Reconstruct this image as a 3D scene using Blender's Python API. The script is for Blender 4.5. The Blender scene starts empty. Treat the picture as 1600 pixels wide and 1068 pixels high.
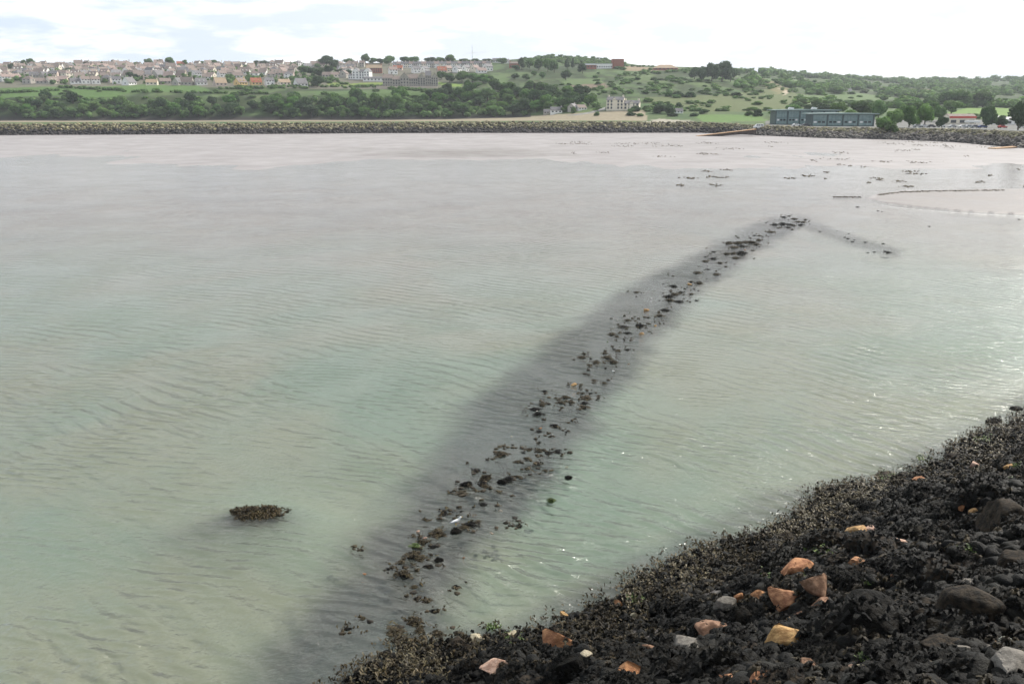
import bpy, math, random
import numpy as np
from mathutils import Vector, Matrix

R = math.radians
rng = np.random.default_rng(7)
random.seed(7)
scene = bpy.context.scene
COL = scene.collection

# ------------------------------------------------------------------ camera
F = 800 / math.tan(R(30))                      # pixels of the 1600 px wide photograph
HORIZON = 158.0
PITCH = math.atan((534 - HORIZON) / F)
CP, SP = math.cos(PITCH), math.sin(PITCH)
CAM_H = 17.0
cam = bpy.data.cameras.new('camera')
cam.angle = R(60); cam.clip_start = 0.2; cam.clip_end = 12000
camo = bpy.data.objects.new('camera', cam); COL.objects.link(camo)
camo.location = (0, 0, CAM_H); camo.rotation_euler = (R(90) - PITCH, 0, 0)
scene.camera = camo

# ------------------------------------------------------------------ light
HAZE = .00010
SUN_AZ, SUN_EL = R(50), R(39)                  # azimuth clockwise from the view direction (+Y)
SUNV = Vector((math.sin(SUN_AZ) * math.cos(SUN_EL), math.cos(SUN_AZ) * math.cos(SUN_EL), math.sin(SUN_EL)))
sun = bpy.data.lights.new('sun', 'SUN'); sun.energy = 4.6; sun.angle = R(0.5); sun.color = (1.0, 0.955, 0.88)
suno = bpy.data.objects.new('sun', sun); COL.objects.link(suno)
suno.rotation_euler = SUNV.to_track_quat('Z', 'Y').to_euler(); suno.location = (300, 200, 400)

scene.view_settings.view_transform = 'Standard'
scene.view_settings.look = 'None'
scene.view_settings.gamma = 1
scene.view_settings.use_curve_mapping = False
scene.view_settings.exposure = 0.28
scene.render.engine = 'CYCLES'
scene.cycles.use_denoising = True
scene.cycles.max_bounces = 6
scene.cycles.diffuse_bounces = 2
scene.cycles.glossy_bounces = 2
scene.cycles.transparent_max_bounces = 8
scene.cycles.volume_bounces = 0
scene.cycles.caustics_reflective = False
scene.cycles.caustics_refractive = False
scene.cycles.sample_clamp_indirect = 4


class NT:
    """small helper round a node tree"""
    def __init__(s, tree):
        s.t = tree; s.t.nodes.clear()
    def n(s, kind, **kw):
        nd = s.t.nodes.new(kind)
        for k, v in kw.items():
            if k in nd.inputs.keys() if isinstance(k, str) else False:
                s.put(nd, k, v)
            else:
                setattr(nd, k, v)
        return nd
    def put(s, nd, key, v):
        sock = nd.inputs[key]
        if isinstance(v, bpy.types.NodeSocket): s.t.links.new(v, sock)
        else: sock.default_value = v
    def math(s, op, a, b=None, c=None, clamp=False):
        nd = s.t.nodes.new('ShaderNodeMath'); nd.operation = op; nd.use_clamp = clamp
        s.put(nd, 0, a)
        if b is not None: s.put(nd, 1, b)
        if c is not None: s.put(nd, 2, c)
        return nd.outputs[0]
    def mix(s, f, a, b, blend='MIX'):
        nd = s.t.nodes.new('ShaderNodeMix'); nd.data_type = 'RGBA'; nd.blend_type = blend
        s.put(nd, 0, f); s.put(nd, 6, a if not isinstance(a, tuple) else c4(a)); s.put(nd, 7, b if not isinstance(b, tuple) else c4(b))
        return nd.outputs[2]
    def noise(s, vec, scale, detail=3, rough=.5, dist=0.0):
        nd = s.t.nodes.new('ShaderNodeTexNoise')
        if vec is not None: s.put(nd, 'Vector', vec)
        s.put(nd, 'Scale', scale); s.put(nd, 'Detail', detail); s.put(nd, 'Roughness', rough); s.put(nd, 'Distortion', dist)
        return nd.outputs['Fac']
    def ramp(s, f, lo, hi):
        nd = s.t.nodes.new('ShaderNodeMapRange'); nd.interpolation_type = 'SMOOTHSTEP'
        s.put(nd, 0, f); s.put(nd, 1, lo); s.put(nd, 2, hi)
        return nd.outputs[0]
    def link(s, a, b): s.t.links.new(a, b)


def c4(c): return (c[0], c[1], c[2], 1.0)

# sky: Nishita light with a broken deck of bright cloud in front of it
world = bpy.data.worlds.new('World'); scene.world = world; world.use_nodes = True
w = NT(world.node_tree)
out = w.n('ShaderNodeOutputWorld')
sky = w.n('ShaderNodeTexSky'); sky.sky_type = 'NISHITA'; sky.sun_disc = False
sky.sun_elevation = SUN_EL; sky.sun_rotation = SUN_AZ; sky.dust_density = 2.0
bg1 = w.n('ShaderNodeBackground'); w.link(sky.outputs[0], bg1.inputs[0]); bg1.inputs[1].default_value = 0.07
tc = w.n('ShaderNodeTexCoord')
sep = w.n('ShaderNodeSeparateXYZ'); w.link(tc.outputs['Generated'], sep.inputs[0])
zc = w.math('MAXIMUM', sep.outputs[2], 0.0)
den = w.math('ADD', zc, 0.16)
comb = w.n('ShaderNodeCombineXYZ')
w.link(w.math('DIVIDE', sep.outputs[0], den), comb.inputs[0])
w.link(w.math('DIVIDE', sep.outputs[1], den), comb.inputs[1])
big = w.noise(comb.outputs[0], 1.15, 7, .55, .3)
small = w.noise(comb.outputs[0], 3.0, 6, .6, .2)
dotn = w.n('ShaderNodeVectorMath', operation='DOT_PRODUCT'); w.link(tc.outputs['Generated'], dotn.inputs[0])
dotn.inputs[1].default_value = tuple(SUNV)
toward = w.ramp(dotn.outputs['Value'], -0.15, 0.75)          # clouds nearer the sun are brighter
mass = w.math('ADD', w.math('MULTIPLY', big, .65), w.math('MULTIPLY', small, .35))
grey = w.ramp(mass, .43, .57)
cl_lo = w.mix(toward, (.54, .66, .84), (.80, .85, .90))
cl_hi = w.mix(toward, (.95, .98, .99), (1.10, 1.10, 1.08))
cloud = w.mix(grey, cl_lo, cl_hi)
bg2 = w.n('ShaderNodeBackground'); w.link(cloud, bg2.inputs[0]); bg2.inputs[1].default_value = 1.0
# overhead the deck opens up and shows more blue
gap = w.math('ADD', w.math('ADD', mass, .12), w.math('MULTIPLY', w.ramp(zc, .15, .7), -.22))
cover = w.ramp(gap, .34, .47)
mixs = w.n('ShaderNodeMixShader'); w.link(cover, mixs.inputs[0]); w.link(bg1.outputs[0], mixs.inputs[1]); w.link(bg2.outputs[0], mixs.inputs[2])
w.link(mixs.outputs[0], out.inputs[0])

# ------------------------------------------------------------------ picture helpers (read positions off the photograph)
def ray(px, py):
    u = (px - 800) / F; v = (534 - py) / F
    return np.array((u, CP + v * SP, -SP + v * CP))
def ground(px, py, z=0.0):
    d = ray(px, py); t = (z - CAM_H) / d[2]
    return d * t + (0, 0, CAM_H), t
def at(px, py, Y):
    d = ray(px, py); t = Y / d[1]
    return d * t + (0, 0, CAM_H)
def zfrom(py, Y): return float(at(800, py, Y)[2])
def proj(x, y, z):
    zz = z - CAM_H
    fw = y * CP - zz * SP; up = y * SP + zz * CP
    fw = np.maximum(fw, .01)
    return 800 + F * x / fw, 534 - F * up / fw
def in_poly(px, py, poly):
    inside = np.zeros(px.shape, bool); n = len(poly); j = n - 1
    for i in range(n):
        xi, yi = poly[i]; xj, yj = poly[j]
        c = ((yi > py) != (yj > py)) & (px < (xj - xi) * (py - yi) / ((yj - yi) or 1e-9) + xi)
        inside ^= c; j = i
    return inside
def sstep(a, b, x):
    t = np.clip((x - a) / (b - a), 0, 1); return t * t * (3 - 2 * t)
def vnoise(x, y, seed=0):
    """cheap smooth value noise in numpy, 0..1"""
    xi = np.floor(x).astype(np.int64); yi = np.floor(y).astype(np.int64)
    fx = x - xi; fy = y - yi; fx = fx * fx * (3 - 2 * fx); fy = fy * fy * (3 - 2 * fy)
    def h(a, b):
        v = (a * 374761393 + b * 668265263 + seed * 974711) & 0x7fffffff
        v = ((v ^ (v >> 13)) * 1274126177) & 0x7fffffff
        return ((v ^ (v >> 16)) & 0xffff) / 65535.0
    return (h(xi, yi) * (1 - fx) + h(xi + 1, yi) * fx) * (1 - fy) + (h(xi, yi + 1) * (1 - fx) + h(xi + 1, yi + 1) * fx) * fy
def fbm(x, y, o=4, seed=0):
    r = 0; a = .5
    for k in range(o):
        r = r + a * vnoise(x * 2 ** k, y * 2 ** k, seed + k); a *= .5
    return r

# ------------------------------------------------------------------ mesh helpers
def mesh_np(name, V, faces, smooth=False):
    """V (n,3); faces: list of int arrays (m,3) or (m,4)"""
    me = bpy.data.meshes.new(name)
    V = np.asarray(V, np.float32)
    faces = [np.asarray(f, np.int32) for f in faces if len(f)]
    me.vertices.add(len(V)); me.vertices.foreach_set('co', V.ravel())
    loops = np.concatenate([f.ravel() for f in faces])
    tot = np.concatenate([np.full(len(f), f.shape[1], np.int32) for f in faces])
    start = np.concatenate([[0], np.cumsum(tot)[:-1]]).astype(np.int32)
    me.loops.add(len(loops)); me.loops.foreach_set('vertex_index', loops)
    me.polygons.add(len(tot)); me.polygons.foreach_set('loop_start', start)
    if smooth: me.polygons.foreach_set('use_smooth', np.ones(len(tot), bool))
    me.update(calc_edges=True); me.validate()
    return me
def link(name, me, mat=None, parent=None, loc=None, rz=0.0, scale=None):
    o = bpy.data.objects.new(name, me); COL.objects.link(o)
    if mat is not None and not me.materials: me.materials.append(mat)
    if parent is not None: o.parent = parent
    if loc is not None: o.location = loc
    if rz: o.rotation_euler = (0, 0, rz)
    if scale is not None: o.scale = scale
    return o
def tag(o, label, cat, group=None, kind=None):
    if label: o['label'] = label
    if cat: o['category'] = cat
    if group: o['group'] = group
    if kind: o['kind'] = kind
    return o
def thing(name, label, cat, loc, rz=0.0, group=None, scale=None):
    o = bpy.data.objects.new(name, None); COL.objects.link(o)
    o.empty_display_size = .3
    o.location = loc; o.rotation_euler = (0, 0, rz)
    if scale is not None: o.scale = scale
    return tag(o, label, cat, group)
def grid_faces(nr, nc):
    i = np.arange(nr * nc).reshape(nr, nc)
    return np.stack([i[:-1, :-1], i[:-1, 1:], i[1:, 1:], i[1:, :-1]], -1).reshape(-1, 4)
def set_color(me, name, rgb):
    a = me.color_attributes.new(name, 'FLOAT_COLOR', 'POINT')
    a.data.foreach_set('color', np.concatenate([rgb, np.ones((len(rgb), 1))], 1).astype(np.float32).ravel())
def set_float(me, name, v):
    a = me.attributes.new(name, 'FLOAT', 'POINT'); a.data.foreach_set('value', np.asarray(v, np.float32).ravel())

ORD = 'first second third fourth fifth sixth seventh eighth ninth tenth eleventh twelfth'.split()
LAB = {}
def relabel(o, base, px, py, key):
    LAB.setdefault(key, []).append((o, base, px, py))
def assign_labels(key, landmarks, squash=1.0):
    groups = {}
    for o, base, px, py in LAB.get(key, []):
        lx, ly, nm = min(landmarks, key=lambda l: (l[0] - px) ** 2 + ((l[1] - py) * squash) ** 2)
        nm = nm.strip()
        dx, dy = px - lx, (py - ly) * squash
        k = int(round(math.degrees(math.atan2(-dy, dx)) / 45)) % 8
        dr = ['right of', 'above right of', 'above', 'above left of', 'left of', 'below left of', 'below', 'below right of'][k]
        groups.setdefault((base, dr, nm), []).append((math.hypot(dx, dy), o))
    for (base, dr, nm), l in groups.items():
        l.sort(key=lambda q: q[0])
        for i, (_, o) in enumerate(l):
            o['label'] = f'{base}, {ORD[min(i, 11)]} {dr} the {nm}'

class MB:
    """collects simple solids into one mesh"""
    def __init__(s): s.v = []; s.f = []
    def add(s, vs, fs):
        b = len(s.v); s.v += [tuple(v) for v in vs]; s.f += [tuple(i + b for i in f) for f in fs]; return s
    def box(s, x0, x1, y0, y1, z0, z1):
        return s.add([(x0, y0, z0), (x1, y0, z0), (x1, y1, z0), (x0, y1, z0), (x0, y0, z1), (x1, y0, z1), (x1, y1, z1), (x0, y1, z1)],
                     [(0, 3, 2, 1), (4, 5, 6, 7), (0, 1, 5, 4), (1, 2, 6, 5), (2, 3, 7, 6), (3, 0, 4, 7)])
    def prism(s, prof, a, b, axis='x'):
        """profile (list of 2-D points) extruded along an axis from a to b"""
        n = len(prof)
        if axis == 'x': vs = [(a, p, q) for p, q in prof] + [(b, p, q) for p, q in prof]
        elif axis == 'y': vs = [(p, a, q) for p, q in prof] + [(p, b, q) for p, q in prof]
        else: vs = [(p, q, a) for p, q in prof] + [(p, q, b) for p, q in prof]
        fs = [tuple(range(n))[::-1], tuple(range(n, 2 * n))] + [(i, (i + 1) % n, n + (i + 1) % n, n + i) for i in range(n)]
        return s.add(vs, fs)
    def tube(s, p, q, r0, r1=None, n=7):
        r1 = r0 if r1 is None else r1
        p, q = Vector(p), Vector(q); d = (q - p).normalized()
        a = d.orthogonal().normalized(); b = d.cross(a)
        vs = [p + (a * math.cos(t) + b * math.sin(t)) * r0 for t in [2 * math.pi * k / n for k in range(n)]]
        vs += [q + (a * math.cos(t) + b * math.sin(t)) * r1 for t in [2 * math.pi * k / n for k in range(n)]]
        return s.add(vs, [(i, (i + 1) % n, n + (i + 1) % n, n + i) for i in range(n)] + [tuple(range(n))[::-1], tuple(range(n, 2 * n))])
    def mesh(s, name, smooth=False):
        me = bpy.data.meshes.new(name); me.from_pydata(s.v, [], s.f); me.update()
        if smooth:
            for p in me.polygons: p.use_smooth = True
        return me
    def link(s, name, mat, parent=None, smooth=False, **kw):
        return link(name, s.mesh(name, smooth), mat, parent, **kw)

# icosphere template
import bmesh
def ico(sub):
    bm = bmesh.new(); bmesh.ops.create_icosphere(bm, subdivisions=sub, radius=1.0)
    V = np.array([v.co[:] for v in bm.verts]); T = np.array([[v.index for v in f.verts] for f in bm.faces]); bm.free()
    return V, T
ICO = {k: ico(k) for k in (1, 2, 3, 4)}
def noise3(V, f, seed):
    return (vnoise(V[:, 0] * f + V[:, 2] * f * .7 + 50, V[:, 1] * f - V[:, 2] * f * .6 + 50, seed) +
            vnoise(V[:, 1] * f + 90 + V[:, 0] * f * .3, V[:, 2] * f + 70 - V[:, 0] * f * .5, seed + 5)) * .5
def rock_verts(seed, sub=3, planes=9, keep=.62, rough=.06, lump=0.0):
    """angular broken stone: a ball cut by random planes, then roughened"""
    r = np.random.default_rng(seed); V, T = ICO[sub]; V = V.copy()
    for _ in range(planes):
        n = r.normal(size=3); n /= np.linalg.norm(n); d = r.uniform(keep, keep + .28)
        s = V @ n - d; V -= np.maximum(s, 0)[:, None] * n
    V /= np.abs(V).max(0)[None]
    nr = V / np.linalg.norm(V, axis=1, keepdims=True)
    if lump: V += nr * ((noise3(nr, 2.2, seed) - .5) * lump * 2)[:, None]
    V += nr * ((noise3(nr, 5.0, seed + 3) - .5) * rough * 2 + (noise3(nr, 12.0, seed + 9) - .5) * rough)[:, None]
    return V, T

# ------------------------------------------------------------------ materials
def mat_basic(name, c1, c2=None, scale=3.0, rough=.8, bump=0.0, bscale=20.0, spec=.3, detail=4, vary=0.0, lo=.35, hi=.65, island=False, coord='Object'):
    m = bpy.data.materials.new(name); m.use_nodes = True; t = NT(m.node_tree)
    o = t.n('ShaderNodeOutputMaterial'); b = t.n('ShaderNodeBsdfPrincipled'); t.link(b.outputs[0], o.inputs[0])
    b.inputs['Roughness'].default_value = rough; b.inputs['Specular IOR Level'].default_value = spec
    tcn = t.n('ShaderNodeTexCoord'); vec = tcn.outputs[coord]
    if c2 is not None:
        colr = t.mix(t.ramp(t.noise(vec, scale, detail, .6), lo, hi), c1, c2)
    else:
        rgb = t.n('ShaderNodeRGB'); rgb.outputs[0].default_value = c4(c1); colr = rgb.outputs[0]
    if vary:
        if island:
            g = t.n('ShaderNodeNewGeometry'); rnd = g.outputs['Random Per Island']
        else:
            g = t.n('ShaderNodeObjectInfo'); rnd = g.outputs['Random']
        h = t.n('ShaderNodeHueSaturation'); t.link(colr, h.inputs['Color'])
        t.put(h, 'Value', t.math('MULTIPLY_ADD', rnd, 2 * vary, 1 - vary))
        t.put(h, 'Hue', t.math('MULTIPLY_ADD', t.math('FRACT', t.math('MULTIPLY', rnd, 7.31)), .05 * vary, .5 - .025 * vary))
        t.put(h, 'Saturation', t.math('MULTIPLY_ADD', t.math('FRACT', t.math('MULTIPLY', rnd, 13.7)), .5 * vary, 1 - .25 * vary))
        colr = h.outputs[0]
    t.link(colr, b.inputs['Base Color'])
    if bump:
        bn = t.n('ShaderNodeBump'); bn.inputs['Strength'].default_value = 1.0; bn.inputs['Distance'].default_value = bump
        t.link(t.noise(vec, bscale, 5, .65), bn.inputs['Height']); t.link(bn.outputs[0], b.inputs['Normal'])
    return m

M = {}
def leafmat(name, c1, c2, vary=.3, island=False):
    c1 = (c1[0] * 1.25, c1[1] * 1.40, c1[2] * 1.15); c2 = (c2[0] * 1.25, c2[1] * 1.40, c2[2] * 1.15)
    m = mat_basic(name, c1, c2, scale=2.5 if not island else .15, rough=.75, spec=.15, vary=vary, island=island)
    nt = m.node_tree; pb = nt.nodes['Principled BSDF']; ou = nt.nodes['Material Output']        # light passes through leaves
    tl = nt.nodes.new('ShaderNodeBsdfTranslucent'); mx = nt.nodes.new('ShaderNodeMixShader'); mx.inputs[0].default_value = .35
    nt.links.new(pb.inputs['Base Color'].links[0].from_socket, tl.inputs[0])
    nt.links.new(pb.outputs[0], mx.inputs[1]); nt.links.new(tl.outputs[0], mx.inputs[2]); nt.links.new(mx.outputs[0], ou.inputs[0])
    return m
M['leaf'] = leafmat('tree_leaves', (.054, .100, .033), (.094, .150, .050), .35)
M['leaf_bright'] = leafmat('bright_leaves', (.080, .135, .040), (.122, .182, .058), .25)
M['leaf_dark'] = leafmat('dark_leaves', (.034, .060, .030), (.056, .086, .040), .25)
M['scrub'] = leafmat('scrub_leaves', (.075, .122, .045), (.118, .168, .066), .3)
M['wood_mass'] = leafmat('woodland_leaves', (.070, .118, .044), (.118, .172, .064), .4, True)
M['bark'] = mat_basic('bark', (.07, .055, .04), (.10, .085, .065), 8, .9)
M['weed'] = mat_basic('black_seaweed', (.0020, .0023, .0020), (.0090, .0083, .0058), 2.3, .55, .04, 22, .13, vary=.5, island=True)
M['weed_k'] = mat_basic('dark_brown_seaweed', (.012, .0092, .0048), (.050, .037, .017), 2.0, .55, .04, 22, .2, vary=.5, island=True)
M['weed_b'] = mat_basic('brown_seaweed', (.024, .019, .0095), (.068, .052, .024), 1.6, .6, .02, 30, .2, vary=.5, island=True)
M['weed_t'] = mat_basic('olive_seaweed', (.060, .048, .022), (.120, .095, .046), 1.2, .5, .02, 30, .35, vary=.5, island=True)
M['weed_g'] = mat_basic('green_weed', (.045, .085, .012), (.10, .15, .022), 2.5, .5, .02, 30, .4, vary=.3, island=True)
M['boulder'] = mat_basic('weedy_boulder', (.0020, .0022, .0019), (.0165, .0138, .0090), 3.2, .7, .14, 7, .10, detail=8, vary=.5)
M['boulder_brown'] = mat_basic('brown_boulder', (.007, .0058, .0042), (.046, .034, .022), 3.5, .75, .07, 9, .15, detail=8)
M['st_orange'] = mat_basic('orange_stone', (.22, .095, .045), (.46, .235, .115), 2.2, .8, .03, 9, .3, vary=.15)
M['st_yellow'] = mat_basic('ochre_stone', (.25, .14, .055), (.54, .345, .155), 2.2, .8, .03, 9, .3, vary=.12)
M['st_pink'] = mat_basic('pinkish_stone', (.30, .18, .13), (.56, .39, .30), 2.2, .8, .03, 9, .3, vary=.12)
M['st_brown'] = mat_basic('brown_stone', (.13, .065, .036), (.32, .19, .12), 2.2, .8, .02, 12, .3, vary=.12)
M['st_grey'] = mat_basic('grey_stone', (.11, .10, .085), (.23, .21, .18), 3, .8, .02, 12, .3, vary=.15)
M['st_pale'] = mat_basic('pale_stone', (.30, .26, .175), (.50, .44, .32), 5, .8, .02, 14, .3, vary=.1)
M['st_greengrey'] = mat_basic('greenish_stone', (.22, .235, .20), (.36, .37, .31), 5, .8, .02, 14, .3, vary=.1)
M['armour'] = mat_basic('armour_stone', (.05, .046, .044), (.24, .215, .185), 1.0, .85, 0, spec=.2, vary=.75, island=True)
M['armour_dark'] = mat_basic('weedy_armour_stone', (.016, .015, .017), (.065, .056, .054), 1.0, .7, 0, spec=.3, vary=.7, island=True)
M['armour_tan'] = mat_basic('lichened_armour_stone', (.10, .094, .056), (.29, .262, .165), 1.0, .85, 0, spec=.2, vary=.6, island=True)
M['white'] = mat_basic('white_render', (.76, .75, .72), (.84, .83, .80), 1.5, .8)
M['cream'] = mat_basic('cream_render', (.72, .65, .52), (.79, .73, .61), 1.5, .8)
M['yellow'] = mat_basic('yellow_render', (.66, .48, .20), (.72, .55, .27), 1.5, .8)
M['pinkwall'] = mat_basic('pinkish_render', (.55, .44, .37), (.62, .51, .44), 1.5, .8)
M['greywall'] = mat_basic('pebbledash_wall', (.36, .33, .29), (.46, .43, .38), 1.5, .85)
M['stonewall'] = mat_basic('grey_stone_wall', (.27, .25, .215), (.40, .37, .32), .8, .85)
M['roof_taupe'] = mat_basic('taupe_tiles', (.20, .155, .135), (.29, .235, .205), 1.2, .85)
M['roof_grey'] = mat_basic('grey_slates', (.13, .125, .13), (.21, .20, .205), 1.2, .7)
M['roof_pink'] = mat_basic('pinkish_tiles', (.28, .205, .18), (.35, .27, .24), 1.2, .85)
M['roof_red'] = mat_basic('red_tiles', (.30, .095, .055), (.40, .15, .09), 1.2, .85)
M['roof_tan'] = mat_basic('tan_tiles', (.34, .25, .17), (.42, .32, .22), 1.2, .85)
M['glass'] = mat_basic('window_glass', (.035, .042, .05), None, rough=.12, spec=.6)
M['brick'] = mat_basic('red_brick', (.24, .085, .055), (.33, .13, .085), 1.0, .85)
M['teal'] = mat_basic('teal_panel', (.16, .245, .245), (.23, .32, .315), .5, .45, spec=.45)
M['teal_dark'] = mat_basic('dark_teal_frame', (.06, .095, .10), (.08, .12, .125), 1, .5)
M['teal_roof'] = mat_basic('teal_roof', (.20, .28, .26), (.25, .33, .31), .6, .5)
M['wmetal'] = mat_basic('white_metal', (.75, .75, .74), None, rough=.4)
M['gmetal'] = mat_basic('grey_metal', (.28, .29, .30), (.36, .37, .38), 2, .5)
M['redfascia'] = mat_basic('red_fascia', (.50, .055, .035), None, rough=.5)
M['rubber'] = mat_basic('tyre_rubber', (.02, .02, .02), None, rough=.8)
M['timber'] = mat_basic('slipway_timber', (.36, .22, .12), (.48, .31, .18), .5, .8)
M['darkside'] = mat_basic('slipway_side', (.045, .032, .028), (.075, .055, .048), .6, .85)
M['asphalt'] = mat_basic('asphalt', (.19, .185, .175), (.26, .255, .24), .2, .9)
M['painted_sheen'] = mat_basic('painted_sheen', (.42, .41, .40), (.60, .60, .59), 2, .6)  # sheen of the water put into a pale strip colour
M['gull_white'] = mat_basic('white_feathers', (.78, .78, .77), None, rough=.7)
M['gull_grey'] = mat_basic('grey_feathers', (.36, .38, .40), None, rough=.7)
M['gull_beak'] = mat_basic('yellow_beak', (.60, .40, .05), None, rough=.5)

# ------------------------------------------------------------------ shoreline of the near slope
SH_PIX = [(500, 1110), (560, 1062), (610, 1030), (690, 1010), (760, 1000), (840, 992), (900, 970), (965, 945), (1000, 912), (1060, 880), (1130, 852),
          (1205, 838), (1262, 806), (1285, 772), (1385, 754), (1440, 739), (1482, 716), (1520, 690), (1600, 660), (1680, 622)]
O2 = np.array((-4.6, 23.2)); E1 = np.array((.809, .588)); E2 = np.array((.588, -.809))
_sp = np.array([ground(*p)[0][:2] for p in SH_PIX]) - O2
_o = np.argsort(_sp @ E1); SH_S = (_sp @ E1)[_o]; SH_D = (_sp @ E2)[_o]
def shore_d(x, y):
    qx, qy = x - O2[0], y - O2[1]
    s = qx * E1[0] + qy * E1[1]
    return qx * E2[0] + qy * E2[1] - np.interp(s, SH_S, SH_D), s
PROF_D = [-30, -6, -2, 0, 2, 4, 8, 13, 18, 23]
PROF_Z = [-2.6, -1.5, -.5, .03, .42, 1.15, 3.1, 5.9, 9.0, 11.6]
def shore_z(x, y):
    d, s = shore_d(x, y)
    return np.interp(d, PROF_D, PROF_Z) + relief(x, y, d)
def relief(x, y, d):
    x = np.asarray(x); y = np.asarray(y)
    return np.clip((d + .2) / 4.5, 0, 1) * (1.7 * (fbm(x / 2.3 + 20, y / 2.3 + 20, 3, 15) - .46) + .5 * (fbm(x / .8 + 20, y / .8 + 20, 3, 5) - .46) + .22)
def hit_shore(px, py):
    d = ray(px, py); ts = np.linspace(8, 70, 2500)
    P = d[None] * ts[:, None]; P[:, 2] += CAM_H
    g = np.maximum(shore_z(P[:, 0], P[:, 1]), 0.0)
    k = np.nonzero(P[:, 2] <= g)[0]
    i = k[0] if len(k) else len(ts) - 1
    return P[i], ts[i]

# ------------------------------------------------------------------ sea bed, mud flat
BAND_L = [(1100, 330), (1040, 395), (980, 440), (925, 480), (868, 520), (800, 570), (730, 615), (690, 660), (650, 720), (610, 770), (560, 830), (510, 880), (450, 950), (400, 1010), (360, 1068), (300, 1140)]
BAND_L = [(340, 1200), (355, 1155), (387, 1102), (425, 1026)] + [(py, px) for px, py in BAND_L[2:]]
BAND_R = [(335, 1268), (350, 1262), (395, 1178), (450, 1100), (500, 1055), (540, 1018), (600, 968), (650, 935), (700, 905), (740, 885), (800, 800), (870, 735), (930, 715), (1000, 720), (1068, 740), (1140, 760)]
bl = np.array(BAND_L); br = np.array(BAND_R)
bl[:, 0] = np.where(bl[:, 0] < 340, 340, bl[:, 0])
def band_mask(px, py, soft=1.0):
    py_ = py
    L = np.interp(py_, bl[:, 0], bl[:, 1]); Rr = np.interp(py_, br[:, 0], br[:, 1])
    ext = np.interp(py_, [330, 500, 700, 900, 1068], [18, 30, 44, 62, 80]) * soft
    m = sstep(-ext * .5, ext * .6, px - L) * sstep(-ext * .35, ext * .45, Rr - px)
    m = m * sstep(330, 345, py_)
    # side branch running off to the right from the far end
    Lc = np.interp(px, [1240, 1300, 1360, 1405], [342, 362, 382, 394])
    br2 = sstep(13, 3, np.abs(py_ - Lc)) * sstep(1235, 1255, px) * sstep(1425, 1395, px) * .75
    return np.maximum(m, br2)
BAR = [(1352, 312), (1372, 304), (1410, 300), (1560, 297), (1680, 296), (1760, 345), (1600, 338), (1500, 333), (1420, 325), (1375, 319)]
NU, NY = 500, 440
uu = np.linspace(-.80, .80, NU)
yy = np.concatenate([np.geomspace(11, 240, 340), np.linspace(240, 500, 101)[1:]])
Yg, Ug = np.meshgrid(yy, uu, indexing='ij'); Xg = Ug * Yg
ISL = ground(398, 801)[0]
def seabed_z(x, y):
    z = np.interp(y, [10, 40, 90, 150, 190, 235, 330, 480], [-1.25, -1.05, -.62, -.36, -.20, -.05, .07, .20])
    px, py = proj(x, y, -.3)
    z = z + .20 * (fbm(x / 34 + 9, y / 60 + 4, 4, 3) - .47) * np.interp(y, [0, 100, 300], [.8, .8, 1.1])
    z = z + .17 * np.clip(1 - ((px - 715) / 205) ** 2, 0, 1) * sstep(10, 3, np.abs(py - 241)) * fbm(x / 10, y / 16, 3, 92)
    z = z + .07 * (fbm(x / 7, y / 16, 4, 95) - .47) * sstep(120, 200, y)
    z = z + .035 * sstep(700, 1500, px) * sstep(170, 240, y)
    m = band_mask(px, py, 3.5)
    z = z + m * np.maximum(-.25 - z, 0) * .5
    z = z + np.maximum(-.10 - z, 0) * np.exp(-((x - ISL[0]) / 3.2) ** 2 - ((y - ISL[1]) / 2.6) ** 2)
    d, s = shore_d(x, y)
    z = np.maximum(z, np.interp(d, PROF_D, PROF_Z) - .05)
    bar = in_poly(px, py, BAR)
    z = np.where(bar, .05 + .03 * fbm(x / 4, y / 8, 3, 21), z)
    return np.where(d > 3, -1.3, z)
Zg = seabed_z(Xg, Yg)
pxg, pyg = proj(Xg, Yg, -.3)
wv = fbm(Xg / 2.6, Yg / 2.6, 4, 11) - .47
band = band_mask(pxg + wv * np.interp(pyg, [340, 700, 1068], [20, 50, 80]), pyg + wv * np.interp(pyg, [340, 700, 1068], [6, 20, 30]), 2.0)
dS, sS = shore_d(Xg, Yg)
fringe = sstep(-4.2, -.3, dS + wv * 3.0) * .9
# dark halo of the lone weed islet on the left
I0 = ground(398, 800)[0]
isl = 1.1 * np.exp(-(((Xg - I0[0]) / 1.55) ** 2 + ((Yg - I0[1] - .25) / 1.15) ** 2)) + .4 * np.exp(-(((Xg - I0[0] + 1.2) / 2.6) ** 2 + ((Yg - I0[1] + .6) / .9) ** 2))
weed = np.clip(np.maximum(np.maximum(band, fringe), isl * .95), 0, 1)
me = mesh_np('sand_flat', np.stack([Xg, Yg, Zg], -1).reshape(-1, 3), [grid_faces(NY, NU)], True)
set_float(me, 'weed', weed)
wv2 = (fbm(Xg / 9, Yg / 14, 4, 91) - .47)
bar_v = .75 * in_poly(pxg + wv2 * 60, pyg + wv2 * 8, BAR).astype(float) + 1.0 * np.clip(1 - np.abs((pxg - 715 + wv2 * 220) / 195) ** 2, 0, 1) * sstep(10, 3, np.abs(pyg - 241 + wv2 * 8)) + .25 * np.clip(1 - np.abs((pxg - 1130 + wv2 * 300) / 260) ** 2, 0, 1) * sstep(9, 2, np.abs(pyg - 228 + wv2 * 10))
set_float(me, 'bar', bar_v)

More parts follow.
